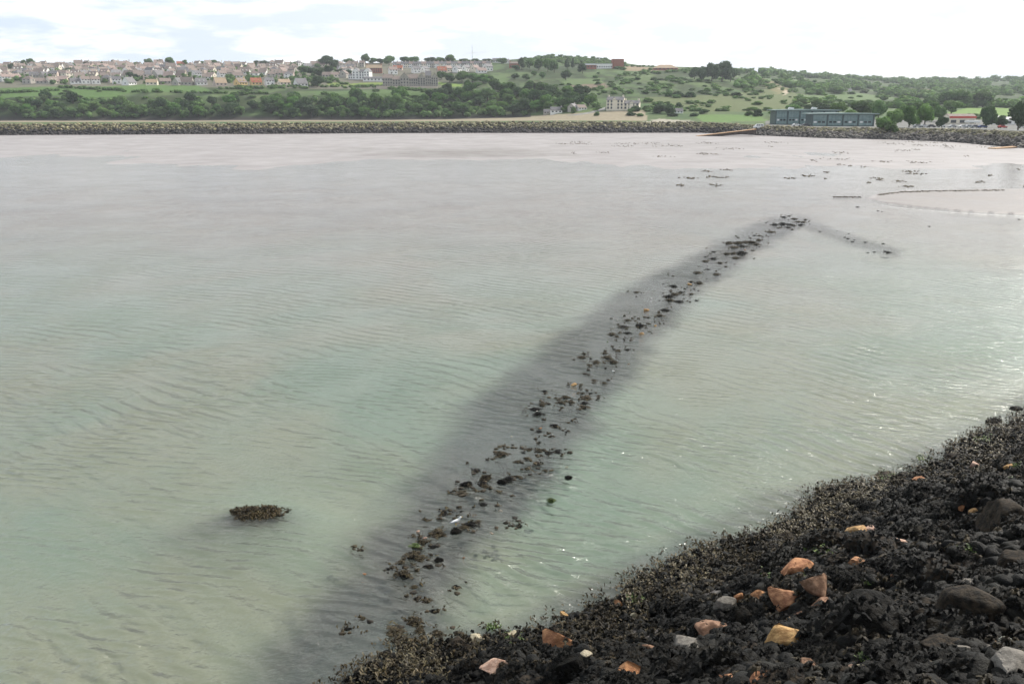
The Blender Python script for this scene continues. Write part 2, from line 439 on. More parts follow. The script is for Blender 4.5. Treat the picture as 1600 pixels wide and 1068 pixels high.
def sand_mat():
    m = bpy.data.materials.new('sea_bed'); m.use_nodes = True; t = NT(m.node_tree)
    o = t.n('ShaderNodeOutputMaterial'); b = t.n('ShaderNodeBsdfPrincipled'); t.link(b.outputs[0], o.inputs[0])
    tcn = t.n('ShaderNodeTexCoord'); vec = tcn.outputs['Object']
    sp = t.n('ShaderNodeSeparateXYZ'); t.link(vec, sp.inputs[0])
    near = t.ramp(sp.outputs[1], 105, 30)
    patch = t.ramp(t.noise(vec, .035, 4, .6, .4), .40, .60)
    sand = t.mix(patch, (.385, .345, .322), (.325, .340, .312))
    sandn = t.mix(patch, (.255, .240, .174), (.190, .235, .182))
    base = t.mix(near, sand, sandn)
    far = t.ramp(sp.outputs[1], 60, 150)
    mud = t.mix(t.ramp(t.noise(vec, .05, 5, .6), .4, .62), (.268, .244, .239), (.306, .282, .275))
    base = t.mix(far, base, mud)
    # weedy streaks lying on the upper flat
    mp = t.n('ShaderNodeMapping'); t.link(vec, mp.inputs[0]); mp.inputs['Scale'].default_value = (.5, 1.0, 1)
    st = t.ramp(t.noise(mp.outputs[0], .16, 7, .68, .6), .60, .68)
    rgt = t.ramp(t.math('ADD', sp.outputs[0], t.math('MULTIPLY', t.noise(vec, .015, 2), 120)), 10, 110)
    zone = t.math('MULTIPLY', t.math('MULTIPLY', st, t.ramp(sp.outputs[1], 150, 240)), t.math('MULTIPLY_ADD', rgt, .75, .12))
    base = t.mix(zone, base, (.12, .115, .095))
    at_ = t.n('ShaderNodeAttribute', attribute_name='weed')
    mott = t.noise(vec, .9, 5, .65)
    wcol = t.mix(t.ramp(mott, .35, .65), (.026, .021, .027), (.078, .065, .066))
    spots = t.ramp(t.noise(vec, 3.2, 4, .7), .70, .78)
    wcol = t.mix(t.math('MULTIPLY', spots, .5), wcol, (.28, .21, .15))
    bar_ = t.n('ShaderNodeAttribute', attribute_name='bar'); base = t.mix(t.math('MULTIPLY', bar_.outputs['Fac'], t.math('MULTIPLY_ADD', mott, .8, .35)), base, (.16, .142, .128))
    base = t.mix(t.math('MULTIPLY', at_.outputs['Fac'], t.math('MULTIPLY_ADD', mott, .5, .72), clamp=True), base, wcol)
    t.link(base, b.inputs['Base Color'])
    b.inputs['Roughness'].default_value = .55; b.inputs['Specular IOR Level'].default_value = .35
    t.put(b, 'Roughness', t.math('MULTIPLY_ADD', t.noise(vec, .12, 3), .5, .22))
    bn = t.n('ShaderNodeBump'); bn.inputs['Distance'].default_value = .05; bn.inputs['Strength'].default_value = .6
    t.link(t.noise(vec, 1.6, 4, .6), bn.inputs['Height']); t.link(bn.outputs[0], b.inputs['Normal'])
    return m
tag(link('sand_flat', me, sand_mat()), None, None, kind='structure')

# ------------------------------------------------------------------ water
def water_mat():
    m = bpy.data.materials.new('sea_water'); m.use_nodes = True; t = NT(m.node_tree)
    o = t.n('ShaderNodeOutputMaterial')
    tcn = t.n('ShaderNodeTexCoord'); vec = tcn.outputs['Object']
    sp = t.n('ShaderNodeSeparateXYZ'); t.link(vec, sp.inputs[0])
    def rings(cx, cy, wl, el, sc, det, dist, warp):
        wn = t.n('ShaderNodeTexNoise'); t.put(wn, 'Vector', vec); t.put(wn, 'Scale', .06); t.put(wn, 'Detail', 2)
        off = t.math('MULTIPLY', t.math('SUBTRACT', wn.outputs['Fac'], .5), warp)
        dx = t.math('SUBTRACT', sp.outputs[0], cx); dy = t.math('SUBTRACT', sp.outputs[1], cy)
        r = t.math('ADD', t.math('SQRT', t.math('ADD', t.math('MULTIPLY', dx, dx), t.math('MULTIPLY', dy, dy))), off)
        th = t.math('ARCTAN2', dx, dy)
        c = t.n('ShaderNodeCombineXYZ'); t.link(t.math('DIVIDE', r, wl), c.inputs[0]); t.link(t.math('MULTIPLY', th, el), c.inputs[1])
        return t.noise(c.outputs[0], sc, det, .5, dist)
    a = rings(-70, -30, 1.35, 26, 1.0, 2, .35, 10)
    a2 = rings(-40, -60, .50, 70, 1.0, 2, .5, 7)
    b_ = rings(-160, -60, .8, 90, 1.0, 2, .3, 6)
    fine = t.noise(vec, 4.5, 3, .6, .3)
    patchy = t.ramp(t.noise(vec, .05, 3, .55), .33, .62)
    def crest(n_):                                             # sharper crests than plain noise
        q = t.math('SUBTRACT', 1.0, t.math('ABSOLUTE', t.math('MULTIPLY_ADD', n_, 3.2, -1.6)))
        return t.math('MULTIPLY', q, .5)
    h = t.math('ADD', t.math('ADD', t.math('MULTIPLY', a, .8), t.math('MULTIPLY', crest(a), .40)), t.math('MULTIPLY', crest(a2), .24))
    h = t.math('ADD', h, t.math('MULTIPLY', b_, .36))
    def bands(cx, cy, wl, wob, sc):                             # long parallel ripple crests round a far centre
        dx = t.math('SUBTRACT', sp.outputs[0], cx); dy = t.math('SUBTRACT', sp.outputs[1], cy)
        r_ = t.math('SQRT', t.math('ADD', t.math('MULTIPLY', dx, dx), t.math('MULTIPLY', dy, dy)))
        ph = t.math('ADD', t.math('DIVIDE', r_, wl), t.math('MULTIPLY', t.noise(vec, sc, 3, .55), wob))
        sn = t.math('SINE', t.math('MULTIPLY', ph, 6.2832))
        return t.math('MULTIPLY', t.math('POWER', t.math('MULTIPLY_ADD', sn, .5, .5), 1.7), t.ramp(t.noise(vec, sc * 1.7, 3, .5), .36, .62))
    h = t.math('MULTIPLY_ADD', h, .55, t.math('MULTIPLY', bands(-72, -24, 1.15, 4.2, .075), .40))
    h = t.math('ADD', h, t.math('MULTIPLY', bands(-40, -95, .62, 4.0, .12), .17))
    h = t.math('MULTIPLY', h, t.math('MULTIPLY_ADD', patchy, .65, .35))
    h = t.math('ADD', h, t.math('MULTIPLY', fine, .16))
    calm = t.math('MULTIPLY', t.ramp(sp.outputs[1], 230, 70), .85)
    h = t.math('MULTIPLY', h, t.math('ADD', calm, .15))
    bn = t.n('ShaderNodeBump'); bn.inputs['Strength'].default_value = 1.0; bn.inputs['Distance'].default_value = .54
    t.link(h, bn.inputs['Height'])
    gg = t.n('ShaderNodeNewGeometry'); fr = t.n('ShaderNodeFresnel'); t.link(t.math('MULTIPLY_ADD', gg.outputs['Backfacing'], 1 / 1.33 - 1.33, 1.33), fr.inputs['IOR']); t.link(bn.outputs[0], fr.inputs['Normal'])
    gl = t.n('ShaderNodeBsdfGlossy'); gl.inputs['Roughness'].default_value = .14; t.link(bn.outputs[0], gl.inputs['Normal'])
    tr = t.n('ShaderNodeBsdfTransparent'); t.link(t.mix(t.ramp(sp.outputs[1], 150, 35), (.965, .965, .955), (.89, .955, .925)), tr.inputs[0])
    df = t.n('ShaderNodeBsdfDiffuse')
    milk = t.mix(t.ramp(t.noise(vec, .03, 4, .6, .5), .38, .62), (.25, .25, .20), (.175, .225, .19))
    t.link(milk, df.inputs[0]); t.link(bn.outputs[0], df.inputs['Normal'])
    m1 = t.n('ShaderNodeMixShader'); t.link(t.math('MULTIPLY', t.ramp(sp.outputs[1], 190, 30), .16), m1.inputs[0]); t.link(tr.outputs[0], m1.inputs[1]); t.link(df.outputs[0], m1.inputs[2])
    m2 = t.n('ShaderNodeMixShader'); t.link(fr.outputs[0], m2.inputs[0]); t.link(m1.outputs[0], m2.inputs[1]); t.link(gl.outputs[0], m2.inputs[2])
    t.link(m2.outputs[0], o.inputs[0])
    return m
wx = np.linspace(-.95, .95, 60); wy = np.geomspace(8, 500, 90)
WY, WU = np.meshgrid(wy, wx, indexing='ij')
me = mesh_np('water', np.stack([WU * WY, WY, 0 * WY], -1).reshape(-1, 3), [grid_faces(90, 60)], True)
tag(link('water', me, water_mat()), None, None, kind='structure')

# ------------------------------------------------------------------ far land: profile table (pixel column -> knots of distance and height)
def prof(px, yw, ycrest, rest):
    """yw: picture row of the water's edge; ycrest: row of the crest of the rock bank; rest: (Y, row) or ('z', Y, z)"""
    Yw = ground(px, yw)[0][1]
    k = [(Yw, -.6), (Yw + 13, zfrom(ycrest, Yw + 13))]
    for r in rest:
        k.append((r[1], r[2]) if r[0] == 'z' else (r[0], zfrom(r[1], r[0])))
    return px, k
PR = [
    prof(-700, 212, 194.5, [(540, 191), ('z', 575, .3), (815, 187.5), (868, 154), (950, 136), (1130, 117), (1330, 104), ('z', 2400, 52)]),
    prof(0, 212, 194.5, [(540, 191), ('z', 575, .3), (815, 187.5), (868, 154), (950, 136), (1130, 117), (1330, 103), ('z', 2400, 52)]),
    prof(200, 211, 194, [(540, 190.5), ('z', 575, .3), (815, 187), (870, 152), (950, 135), (1130, 116), (1330, 101), ('z', 2400, 52)]),
    prof(400, 210, 193, [(540, 190), ('z', 575, .3), (815, 186.5), (875, 152), (950, 136), (1130, 117), (1330, 101), ('z', 2400, 54)]),
    prof(560, 209, 192.5, [(540, 189.5), ('z', 575, .3), (815, 186), (880, 148), (950, 139), (1130, 115), (1330, 99), ('z', 2400, 56)]),
    prof(700, 208.5, 191.5, [(540, 189), ('z', 590, 1.0), (800, 185), (880, 144), (960, 137), (1130, 113), (1330, 97), ('z', 2400, 60)]),
    prof(800, 208.5, 191, [(540, 188.5), ('z', 600, 2.0), (780, 182.5), (860, 146), (960, 130), (1150, 109), (1450, 91), ('z', 2400, 70)]),
    prof(870, 208.5, 191, [(540, 188), ('z', 600, 2.6), (720, 179.5), (820, 152), (960, 129), (1150, 108), (1450, 86.5), ('z', 2400, 76)]),
    prof(940, 208.5, 191, [(540, 188), ('z', 600, 3.0), (700, 175), (810, 152), (960, 128), (1150, 108), (1450, 92), ('z', 2400, 72)]),
    prof(1000, 208, 191, [(530, 188), ('z', 600, 3.4), (700, 173), (810, 152), (960, 129), (1150, 109), (1450, 103), ('z', 2400, 62)]),
    prof(1100, 208.5, 191.5, [(530, 188.5), ('z', 590, 4.6), (690, 174), (810, 153), (960, 133), (1110, 116), (1450, 106), ('z', 2400, 62)]),
    prof(1200, 213, 197.5, [(520, 194), ('z', 570, 5.6), (690, 173), (830, 157), (1000, 138), (1250, 122), (1800, 114), ('z', 2800, 60)]),
    prof(1300, 217, 200.5, [(500, 196.5), ('z', 560, 6.0), (690, 174), (880, 162), (1120, 148), (1450, 135), (2000, 120.5), ('z', 2900, 52)]),
    prof(1400, 219, 201.5, [(490, 197.5), ('z', 560, 6.2), (690, 175), (900, 164), (1150, 151), (1500, 138), (2100, 124.5), ('z', 3000, 48)]),
    prof(1500, 223, 203, [(480, 198.5), ('z', 560, 6.2), (690, 177), (900, 164), (1150, 151), (1500, 139), (2100, 126), ('z', 3000, 48)]),
    prof(1600, 232, 207, [(470, 199.5), ('z', 560, 6.2), (690, 178), (900, 164), (1150, 151), (1500, 139), (2100, 124), ('z', 3000, 50)]),
    prof(2300, 236, 209, [(470, 200), ('z', 560, 6.2), (690, 178), (900, 164), (1150, 151), (1500, 139), (2100, 124), ('z', 3000, 50)]),
]
PU = np.array([(p[0] - 800) / F / 1.036 for p in PR])
PY = np.array([[k[0] for k in p[1]] for p in PR]); PZ = np.array([[k[1] for k in p[1]] for p in PR]); NK = PY.shape[1]
def hillnoise(x, y):
    return (fbm(x / 70 + 3, y / 90 + 8, 3, 31) - .44) * np.interp(y, [600, 800, 1000, 2000], [0, 2.0, 5, 9])
def knots(u):
    return [np.interp(u, PU, PY[:, k]) for k in range(NK)], [np.interp(u, PU, PZ[:, k]) for k in range(NK)]
def land_z(x, y):
    ky, kz = knots(x / y)
    return float(np.interp(y, ky, kz) + hillnoise(np.array(x), np.array(y)))
def hit(px, py, lo=330, hi=2300):
    d = ray(px, py); Y = np.arange(lo, hi, 1.0); t = Y / d[1]
    X = d[0] * t; Z = CAM_H + d[2] * t
    ky, kz = knots(d[0] / d[1])
    g = np.interp(Y, ky, kz) + hillnoise(X, Y)
    k = np.nonzero(Z <= g)[0]
    i = k[0] if len(k) else len(Y) - 1
    return Vector((X[i], Y[i], g[i])), t[i]

def land_grid(k0, k1, sub, u):
    rows = []
    ky, kz = knots(u); ky = np.array(ky); kz = np.array(kz)
    for k in range(k0, k1):
        n = sub[k - k0]
        for j in range(n + (1 if k == k1 - 1 else 0)):
            f = j / n; rows.append((ky[k] * (1 - f) + ky[k + 1] * f, kz[k] * (1 - f) + kz[k + 1] * f))
    Y = np.array([r[0] for r in rows]); Z = np.array([r[1] for r in rows]); X = Y * u[None]
    return X, Y, Z + hillnoise(X, Y)
ug = np.linspace((-260 - 800) / F / 1.036, (1860 - 800) / F / 1.036, 720)
X, Y, Z = land_grid(1, NK - 1, [8, 8, 22, 20, 22, 36, 40, 8], ug)
px, py = proj(X, Y, Z)
n0 = fbm(X / 22 + 5, Y / 60, 5, 44); n1 = fbm(X / 30, Y / 45, 4, 41); n2 = fbm(X / 9, Y / 14, 3, 47)
C = np.zeros(X.shape + (3,))
C[:] = (.078, .118, .044)
C += ((n1 - .47)[..., None]) * np.array((.075, .055, .03)) + ((n2 - .45)[..., None]) * np.array((.05, .05, .02))
C[:] = np.where(((Y > 690) & (px > 760))[..., None], C * np.array((1.06, 1.10, 1.0)), C)
C *= (1 - .48 * sstep(.40, .52, n0) * (Y > 800))[..., None]
C *= (1 - .35 * sstep(.42, .56, n2) * ((Y > 690) & (px > 760)))[..., None]
ky, _ = knots(X / Y)
def put(mask, col, amt=1.0):
    mk = (mask * amt)[..., None]; C[:] = C * (1 - mk) + np.array(col) * mk
far_l = sstep(760, 640, px)
put(((Y > ky[2] - 5) & (Y < ky[4] + 4)).astype(float) * (px < 1010), (.30, .25, .18), .85)          # beach behind the bank
put(sstep(-35, -18, Y - ky[4]) * sstep(14, 4, Y - ky[4]) * (px < 830), (.040, .036, .034), .95)      # dark rocks at the cliff foot
put(((Y > ky[6] - 8) & (Y < ky[8] + 40)).astype(float) * far_l, (.16, .145, .115), .8)               # gardens and streets of the town
POLYS = [((.085, .155, .040), [(0, 138), (120, 136), (220, 133), (310, 134), (330, 142), (200, 146), (180, 153), (90, 150), (0, 152)]),
         ((.16, .22, .045), [(512, 129), (600, 130), (602, 134), (512, 134)]),
         ((.17, .26, .05), [(683, 128), (722, 131), (725, 136), (690, 136)]),
         ((.085, .14, .045), [(480, 143), (680, 141), (700, 150), (560, 155), (500, 150)]),
         ((.085, .135, .045), [(770, 117), (800, 122), (790, 132), (760, 132)]),
         ((.10, .15, .055), [(870, 124), (940, 122), (945, 131), (880, 132)]),
         ((.17, .125, .09), [(890, 133), (945, 130), (950, 138), (920, 140)]),
         ((.105, .128, .050), [(1010, 152), (1090, 150), (1200, 140), (1245, 146), (1250, 172), (1100, 176), (1020, 165)]),
         ((.17, .155, .072), [(1170, 116), (1190, 120), (1240, 142), (1215, 146), (1185, 130)]),
         ((.42, .35, .26), [(1215, 137), (1233, 141), (1231, 147), (1222, 148), (1226, 143)]),
         ((.26, .20, .13), [(975, 103), (1060, 107), (1060, 111), (975, 110)]),
         ((.085, .14, .045), [(1180, 122), (1260, 126), (1300, 134), (1230, 132)]),
         ((.10, .155, .055), [(1255, 150), (1340, 146), (1400, 152), (1350, 162), (1270, 164)]),
         ((.22, .18, .10), [(1400, 138), (1440, 139), (1490, 146), (1440, 148), (1405, 143)]),
         ((.155, .265, .06), [(1548, 157), (1700, 156), (1700, 168), (1548, 166)]),
         ((.155, .245, .06), [(1480, 176), (1510, 168), (1600, 169), (1700, 170), (1700, 182), (1490, 184)]),
         ((.11, .19, .05), [(1080, 180), (1185, 179), (1200, 190), (1100, 190)]),
         ((.36, .33, .27), [(1030, 186), (1085, 189), (1085, 193), (1000, 192)])]
for col, poly in POLYS: put(in_poly(px + (n2 - .45) * 14, py + (n1 - .45) * 5, poly).astype(float), col, .9)
put(((Y < 558) & (px > 1196)).astype(float), (.17, .168, .16), .95)                                    # car park
C = np.clip(C, .01, 1)
me = mesh_np('hillside', np.stack([X, Y, Z], -1).reshape(-1, 3), [grid_faces(*X.shape)], True)
set_color(me, 'ground', C.reshape(-1, 3))
def land_mat():
    m = bpy.data.materials.new('land'); m.use_nodes = True; t = NT(m.node_tree)
    o = t.n('ShaderNodeOutputMaterial'); b = t.n('ShaderNodeBsdfPrincipled'); t.link(b.outputs[0], o.inputs[0])
    a = t.n('ShaderNodeAttribute', attribute_name='ground'); tcn = t.n('ShaderNodeTexCoord')
    f = t.noise(tcn.outputs['Object'], .35, 6, .7)
    v = t.math('MULTIPLY_ADD', f, 1.1, .45)
    h = t.n('ShaderNodeHueSaturation'); t.link(a.outputs['Color'], h.inputs['Color']); t.link(v, h.inputs['Value'])
    t.link(h.outputs[0], b.inputs['Base Color']); b.inputs['Roughness'].default_value = .9; b.inputs['Specular IOR Level'].default_value = .15
    return m
M['land'] = land_mat()
tag(link('hillside', me, M['land']), None, None, kind='structure')

# ------------------------------------------------------------------ rock banks across the far side of the bay
def scatter_rocks(name, mat, pts, sizes, seed, sub=1, parent=None, flat=.75, rough=.08, lump=0.0):
    r = np.random.default_rng(seed)
    protos = [rock_verts(seed * 10 + k, sub, 6, .6, rough, lump)[0] for k in range(12)]; T = ICO[sub][1]
    n = len(pts); k = r.integers(0, 12, n)
    P = np.array(protos)[k]
    a = r.uniform(0, 6.283, n); ca, sa = np.cos(a), np.sin(a)
    sx = sizes * r.uniform(.8, 1.25, n); sy = sizes * r.uniform(.8, 1.25, n); sz = sizes * r.uniform(.7, 1.15, n) * flat
    x = P[:, :, 0] * sx[:, None]; y = P[:, :, 1] * sy[:, None]; z = P[:, :, 2] * sz[:, None]
    V = np.stack([x * ca[:, None] - y * sa[:, None], x * sa[:, None] + y * ca[:, None], z], -1) + np.asarray(pts)[:, None, :]
    nv = P.shape[1]
    FF = (T[None] + (np.arange(n) * nv)[:, None, None]).reshape(-1, 3)
    o = link(name, mesh_np(name, V.reshape(-1, 3), [FF]), mat, parent)
    return tag(o, None, None, kind='stuff')
def bank(name, label, cat, pa, pb, n, seed, split):
    root = thing(name, label, cat, (0, 0, 0))
    u = np.linspace((pa - 800) / F / 1.036, (pb - 800) / F / 1.036, 260)
    Xb, Yb, Zb = land_grid(0, 2, [10, 6], u)
    Zb = Zb - .05
    m2 = mesh_np('embankment', np.stack([Xb, Yb, Zb], -1).reshape(-1, 3), [grid_faces(*Xb.shape)], True)
    pxx, pyy = proj(Xb, Yb, Zb)
    gf = sstep(0, .35, (Yb - Yb[10:11]) / (Yb[-1:] - Yb[10:11]))
    nz = fbm(Xb / 6, Yb / 9, 3, 71)[..., None]
    cc = np.array((.06, .055, .05)) * (1 - gf[..., None]) + (np.array((.20, .175, .095)) * (.55 + .9 * nz)) * gf[..., None]
    if pa > 1100: cc = np.array((.06, .055, .05)) * (1 - gf[..., None]) + np.array((.15, .145, .11)) * gf[..., None]
    set_color(m2, 'ground', cc.reshape(-1, 3)); link('embankment', m2, M['land'], root)
    r = np.random.default_rng(seed)
    us = r.uniform(u[0], u[-1], n); f = r.uniform(-.05, 1.06, n) ** .9
    f = np.nan_to_num(f, nan=.0)
    ky_, kz_ = knots(us)
    yv = ky_[0] + (ky_[1] - ky_[0]) * f + r.normal(0, .3, n); zv = np.interp(f, [0, 1], [0, 1]) * (kz_[1] - kz_[0]) + kz_[0]
    pts = np.stack([us * yv, yv, zv + .1], -1); sz = r.uniform(.35, .95, n) * (1 + .25 * r.normal(0, 1, n).clip(-1, 2))
    lowm = f < split + r.normal(0, .07, n)
    top = (f > .72 + r.normal(0, .08, n)) & ~lowm
    scatter_rocks('dark_armour_rocks', M['armour_dark'], pts[lowm], sz[lowm], seed, parent=root)
    scatter_rocks('grey_armour_rocks', M['armour' if pa > 1100 else 'armour_tan'], pts[~lowm & ~top], sz[~lowm & ~top], seed + 1, parent=root)
    scatter_rocks('lichened_armour_rocks', M['armour_tan'], pts[top], sz[top], seed + 2, parent=root)
    return root
bank('breakwater', 'long low breakwater of dark boulders with grassy top across the bay', 'breakwater', -260, 1150, 7500, 5, .55)
bank('rock_revetment', 'grey boulder revetment below the car park and blue-green building on the right', 'revetment', 1150, 1860, 7000, 6, .25)

# ------------------------------------------------------------------ vegetation
def crown_verts(seed, n_leaf, leaf, blobs=8, conifer=False, core=True, flat=1.0):
    """crown in a unit box: leaf sized quads on several overlapping clumps, uneven outline"""
    r = np.random.default_rng(seed); V = []; Q = []; T = []; nv = 0
    if conifer:
        cen = [(r.normal(0, .05), r.normal(0, .05), .14 + .78 * i / 9) for i in range(10)]; rad = [.40 * (1 - i / 10.5) + .06 for i in range(10)]; zs = .42
    else:
        cen = []; rad = []; zs = .92
        for i in range(blobs):
            a = 2.4 * i + r.uniform(-.5, .5); q = .30 * math.sqrt((i + .3) / blobs)
            cen.append((q * math.cos(a), q * math.sin(a), r.uniform(.30, .74) - q * .25)); rad.append(r.uniform(.17, .27))
        cen.append((r.normal(0, .06), r.normal(0, .06), .70)); rad.append(.24)
    cen = np.array(cen); rad = np.array(rad)
    if core:
        CV, CT = ICO[2]
        for c, q in zip(cen, rad):
            d = CV * (q * (.68 + .34 * noise3(CV, 3.0, int(r.integers(0, 9999))))[:, None]); d[:, 2] *= zs
            V.append(d + c); T.append(CT + nv); nv += len(CV)
    k = r.choice(len(cen), n_leaf, p=rad ** 2 / (rad ** 2).sum())
    d = r.normal(size=(n_leaf, 3)); d /= np.linalg.norm(d, axis=1, keepdims=True)
    p = cen[k] + d * (rad[k] * r.uniform(.80, 1.12, n_leaf))[:, None] * np.array((1, 1, zs))
    nrm = d + r.normal(0, .65, (n_leaf, 3)); nrm /= np.linalg.norm(nrm, axis=1, keepdims=True)
    h = np.where(np.abs(nrm[:, 2:3]) < .9, np.array((0, 0, 1.0)), np.array((1.0, 0, 0)))
    a = np.cross(nrm, h); a /= np.linalg.norm(a, axis=1, keepdims=True); b = np.cross(nrm, a)
    s = leaf * r.uniform(.6, 1.3, (n_leaf, 1))
    q = np.stack([p - a * s - b * s * .6, p + a * s - b * s * .6, p + a * s * .7 + b * s * .7, p - a * s * .7 + b * s * .7], 1)
    V.append(q.reshape(-1, 3)); Q = (np.arange(n_leaf * 4).reshape(-1, 4) + nv)
    V = np.concatenate(V); V[:, 2] = V[:, 2] * flat
    return V, (np.concatenate(T) if T else np.zeros((0, 3), int)), Q
def norm_unit(V, zlo):
    lo, hi = V.min(0), V.max(0)
    V = V.copy(); V[:, 0] = (V[:, 0] - (lo[0] + hi[0]) / 2) / (hi[0] - lo[0]); V[:, 1] = (V[:, 1] - (lo[1] + hi[1]) / 2) / (hi[1] - lo[1])
    V[:, 2] = zlo + (V[:, 2] - lo[2]) / (hi[2] - lo[2]) * (1 - zlo)
    return V
def crown_mesh(name, seed, n, leaf, zlo, mat, **kw):
    V, T, Q = crown_verts(seed, n, leaf, **kw)
    m = mesh_np(name, norm_unit(V, zlo), [T, Q], False); m.materials.append(M[mat]); return m
def trunk_mesh(seed):
    r = random.Random(seed); b = MB(); b.tube((0, 0, -.04), (0, 0, .45), .035, .022, 7)
    for k in range(4):
        a = k * 1.57 + r.uniform(-.4, .4); b.tube((0, 0, .18 + .07 * k), (.22 * math.cos(a), .22 * math.sin(a), .45 + .07 * k), .017, .007, 5)
    m = b.mesh('trunk', True); m.materials.append(M['bark']); return m
TRUNKS = [trunk_mesh(k) for k in range(3)]
CROWNS = {}
for mt in ('leaf', 'leaf_bright', 'leaf_dark', 'scrub'):
    CROWNS[mt] = [crown_mesh('crown', 100 + k, 1500, .045, .10, mt, blobs=7 + k % 4) for k in range(4)]
CROWNS['conifer'] = [crown_mesh('crown', 200 + k, 1300, .04, .06, 'leaf_dark', conifer=True) for k in range(2)]
BUSHES = {mt: [crown_mesh('bush', 300 + k, 700, .06, .0, mt, blobs=7 + k % 3) for k in range(4)] for mt in ('leaf', 'leaf_bright', 'leaf_dark', 'scrub')}
NTREE = [0]
def tree(p, w_, h_, kind, label, group):
    i = NTREE[0]; NTREE[0] += 1
    root = thing('tree', None if group else label, 'tree', p, random.uniform(0, 6.28), group, (w_, w_ * random.uniform(.85, 1.1), h_))
    if group:
        a_, b_ = proj(p[0], p[1], p[2]); relabel(root, label.split(' in the ')[0].split(' of the ')[0].split(' on the ')[0].split(' among ')[0], float(a_), float(b_), 'tree')
    link('crown', random.choice(CROWNS[kind]), None, root); link('trunk', TRUNKS[i % 3], None, root)
    return root
def bush(p, w_, h_, kind, label, group):
    o = link('bush', random.choice(BUSHES[kind]), None, None, p, random.uniform(0, 6.28), (w_, w_ * random.uniform(.8, 1.15), h_))
    o.location.z -= h_ * .06
    if group:
        a_, b_ = proj(p[0], p[1], p[2]); relabel(o, label.split(' on the ')[0].split(' around ')[0].split(' among ')[0], float(a_), float(b_), 'bush')
    return tag(o, None if group else label, 'bush', group)
def tree_px(px, pyb, wpx, hpx, kind, label, group=None, conifer=False):
    p, t = hit(px, pyb); return tree(p, wpx * t / F, hpx * t / F * 1.03, kind, label, group)
def bush_px(px, pyb, wpx, hpx, kind, label, group=None):
    p, t = hit(px, pyb); return bush(p, wpx * t / F, hpx * t / F * 1.03, kind, label, group)
def lerp_poly(pts, x): return float(np.interp(x, [p[0] for p in pts], [p[1] for p in pts]))

# trees singled out in the photograph
tree_px(1541, 200, 30, 33, 'leaf_dark', 'dark rounded tree at the right of the car park, behind the white canopy')
tree_px(1590, 205, 36, 45, 'leaf_dark', 'tall dark tree on a bare trunk cut by the right edge of the picture')
tree_px(1563, 200, 20, 19, 'leaf_dark', 'small dark tree between the two big dark trees by the car park')
tree_px(1471, 200, 18, 17, 'leaf_dark', 'small dark tree right behind the parked cars, beside the red fascia')
tree_px(1327, 186, 22, 14, 'leaf_bright', 'pale green domed tree rising behind the roof of the front blue-green block')
g = 'leafy trees packed behind the blue-green building and the car park'
for (x, b, w_, h_, k) in [(1262, 180, 26, 16, 'leaf_dark'), (1240, 178, 26, 14, 'leaf'), (1215, 183, 30, 12, 'leaf'), (1285, 176, 26, 14, 'leaf_dark'), (1310, 180, 28, 20, 'leaf_bright'), (1345, 184, 30, 26, 'leaf'), (1290, 172, 30, 10, 'leaf'),
                          (1372, 186, 26, 28, 'leaf'), (1398, 200, 30, 28, 'leaf_bright'), (1380, 203, 26, 20, 'leaf'), (1420, 200, 28, 34, 'leaf'), (1444, 199, 30, 36, 'leaf'),
                          (1466, 190, 22, 24, 'leaf'), (1410, 186, 24, 22, 'leaf_bright'), (1436, 180, 26, 20, 'leaf'), (1360, 176, 26, 16, 'leaf'), (1455, 178, 26, 20, 'leaf'),
                          (1486, 178, 30, 20, 'leaf'), (1500, 168, 34, 26, 'leaf'), (1478, 166, 30, 22, 'leaf'), (1535, 168, 34, 26, 'leaf'), (1452, 168, 26, 16, 'leaf'), (1425, 168, 28, 16, 'leaf'), (1520, 186, 40, 9, 'scrub'), (1580, 188, 30, 8, 'scrub')]:
    if h_ < 12: bush_px(x, b, w_, h_, k, 'low green bush among the trees behind the car park', 'bushes behind the car park')
    else: tree_px(x, b, w_, h_, k, {'leaf': 'mid green leafy tree', 'leaf_bright': 'fresh bright green leafy tree', 'leaf_dark': 'dark green tree'}[k] + ' in the belt behind the blue-green building and car park', g)
bush_px(1393, 207, 24, 16, 'leaf', 'rounded green bush against the right end of the front blue-green block')
# the dark clump on the hill crest
for (x, b, w_, h_) in [(1096, 127, 22, 22), (1112, 128, 26, 28), (1128, 128, 28, 31), (1141, 128, 20, 22), (1085, 124, 18, 18)]:
    tree_px(x, b, w_, h_, 'leaf_dark', 'dark evergreen of the tall clump standing out on the hill crest', 'dark clump of evergreens on the hill crest')
# tree line above the town and trees among the houses
SKY_T = [(18, 112, 12, 12), (8, 112, 16, 9), (38, 104, 9, 10), (49, 104, 12, 12), (92, 104, 12, 5), (112, 106, 10, 8), (138, 104, 13, 7), (158, 104, 10, 7), (177, 104, 10, 10), (195, 103, 10, 6), (214, 104, 10, 7), (233, 104, 15, 12),
         (249, 103, 12, 10), (266, 103, 16, 13), (290, 103, 9, 9), (317, 102, 11, 6), (334, 102, 14, 8), (370, 101, 8, 5), (380, 101, 8, 4), (402, 103, 12, 8), (414, 105, 18, 10), (428, 100, 8, 7),
         (460, 107, 13, 10), (472, 113, 14, 10), (500, 102, 14, 9), (510, 104, 22, 16), (522, 106, 20, 12), (545, 101, 18, 9), (571, 100, 14, 15), (583, 100, 16, 9), (594, 100, 14, 8), (608, 102, 18, 14),
         (632, 100, 18, 11), (646, 100, 22, 11), (672, 99, 20, 9), (688, 99, 18, 9), (704, 100, 18, 14), (725, 99, 20, 7), (742, 99, 22, 7), (762, 99, 20, 7), (784, 100, 20, 9)]
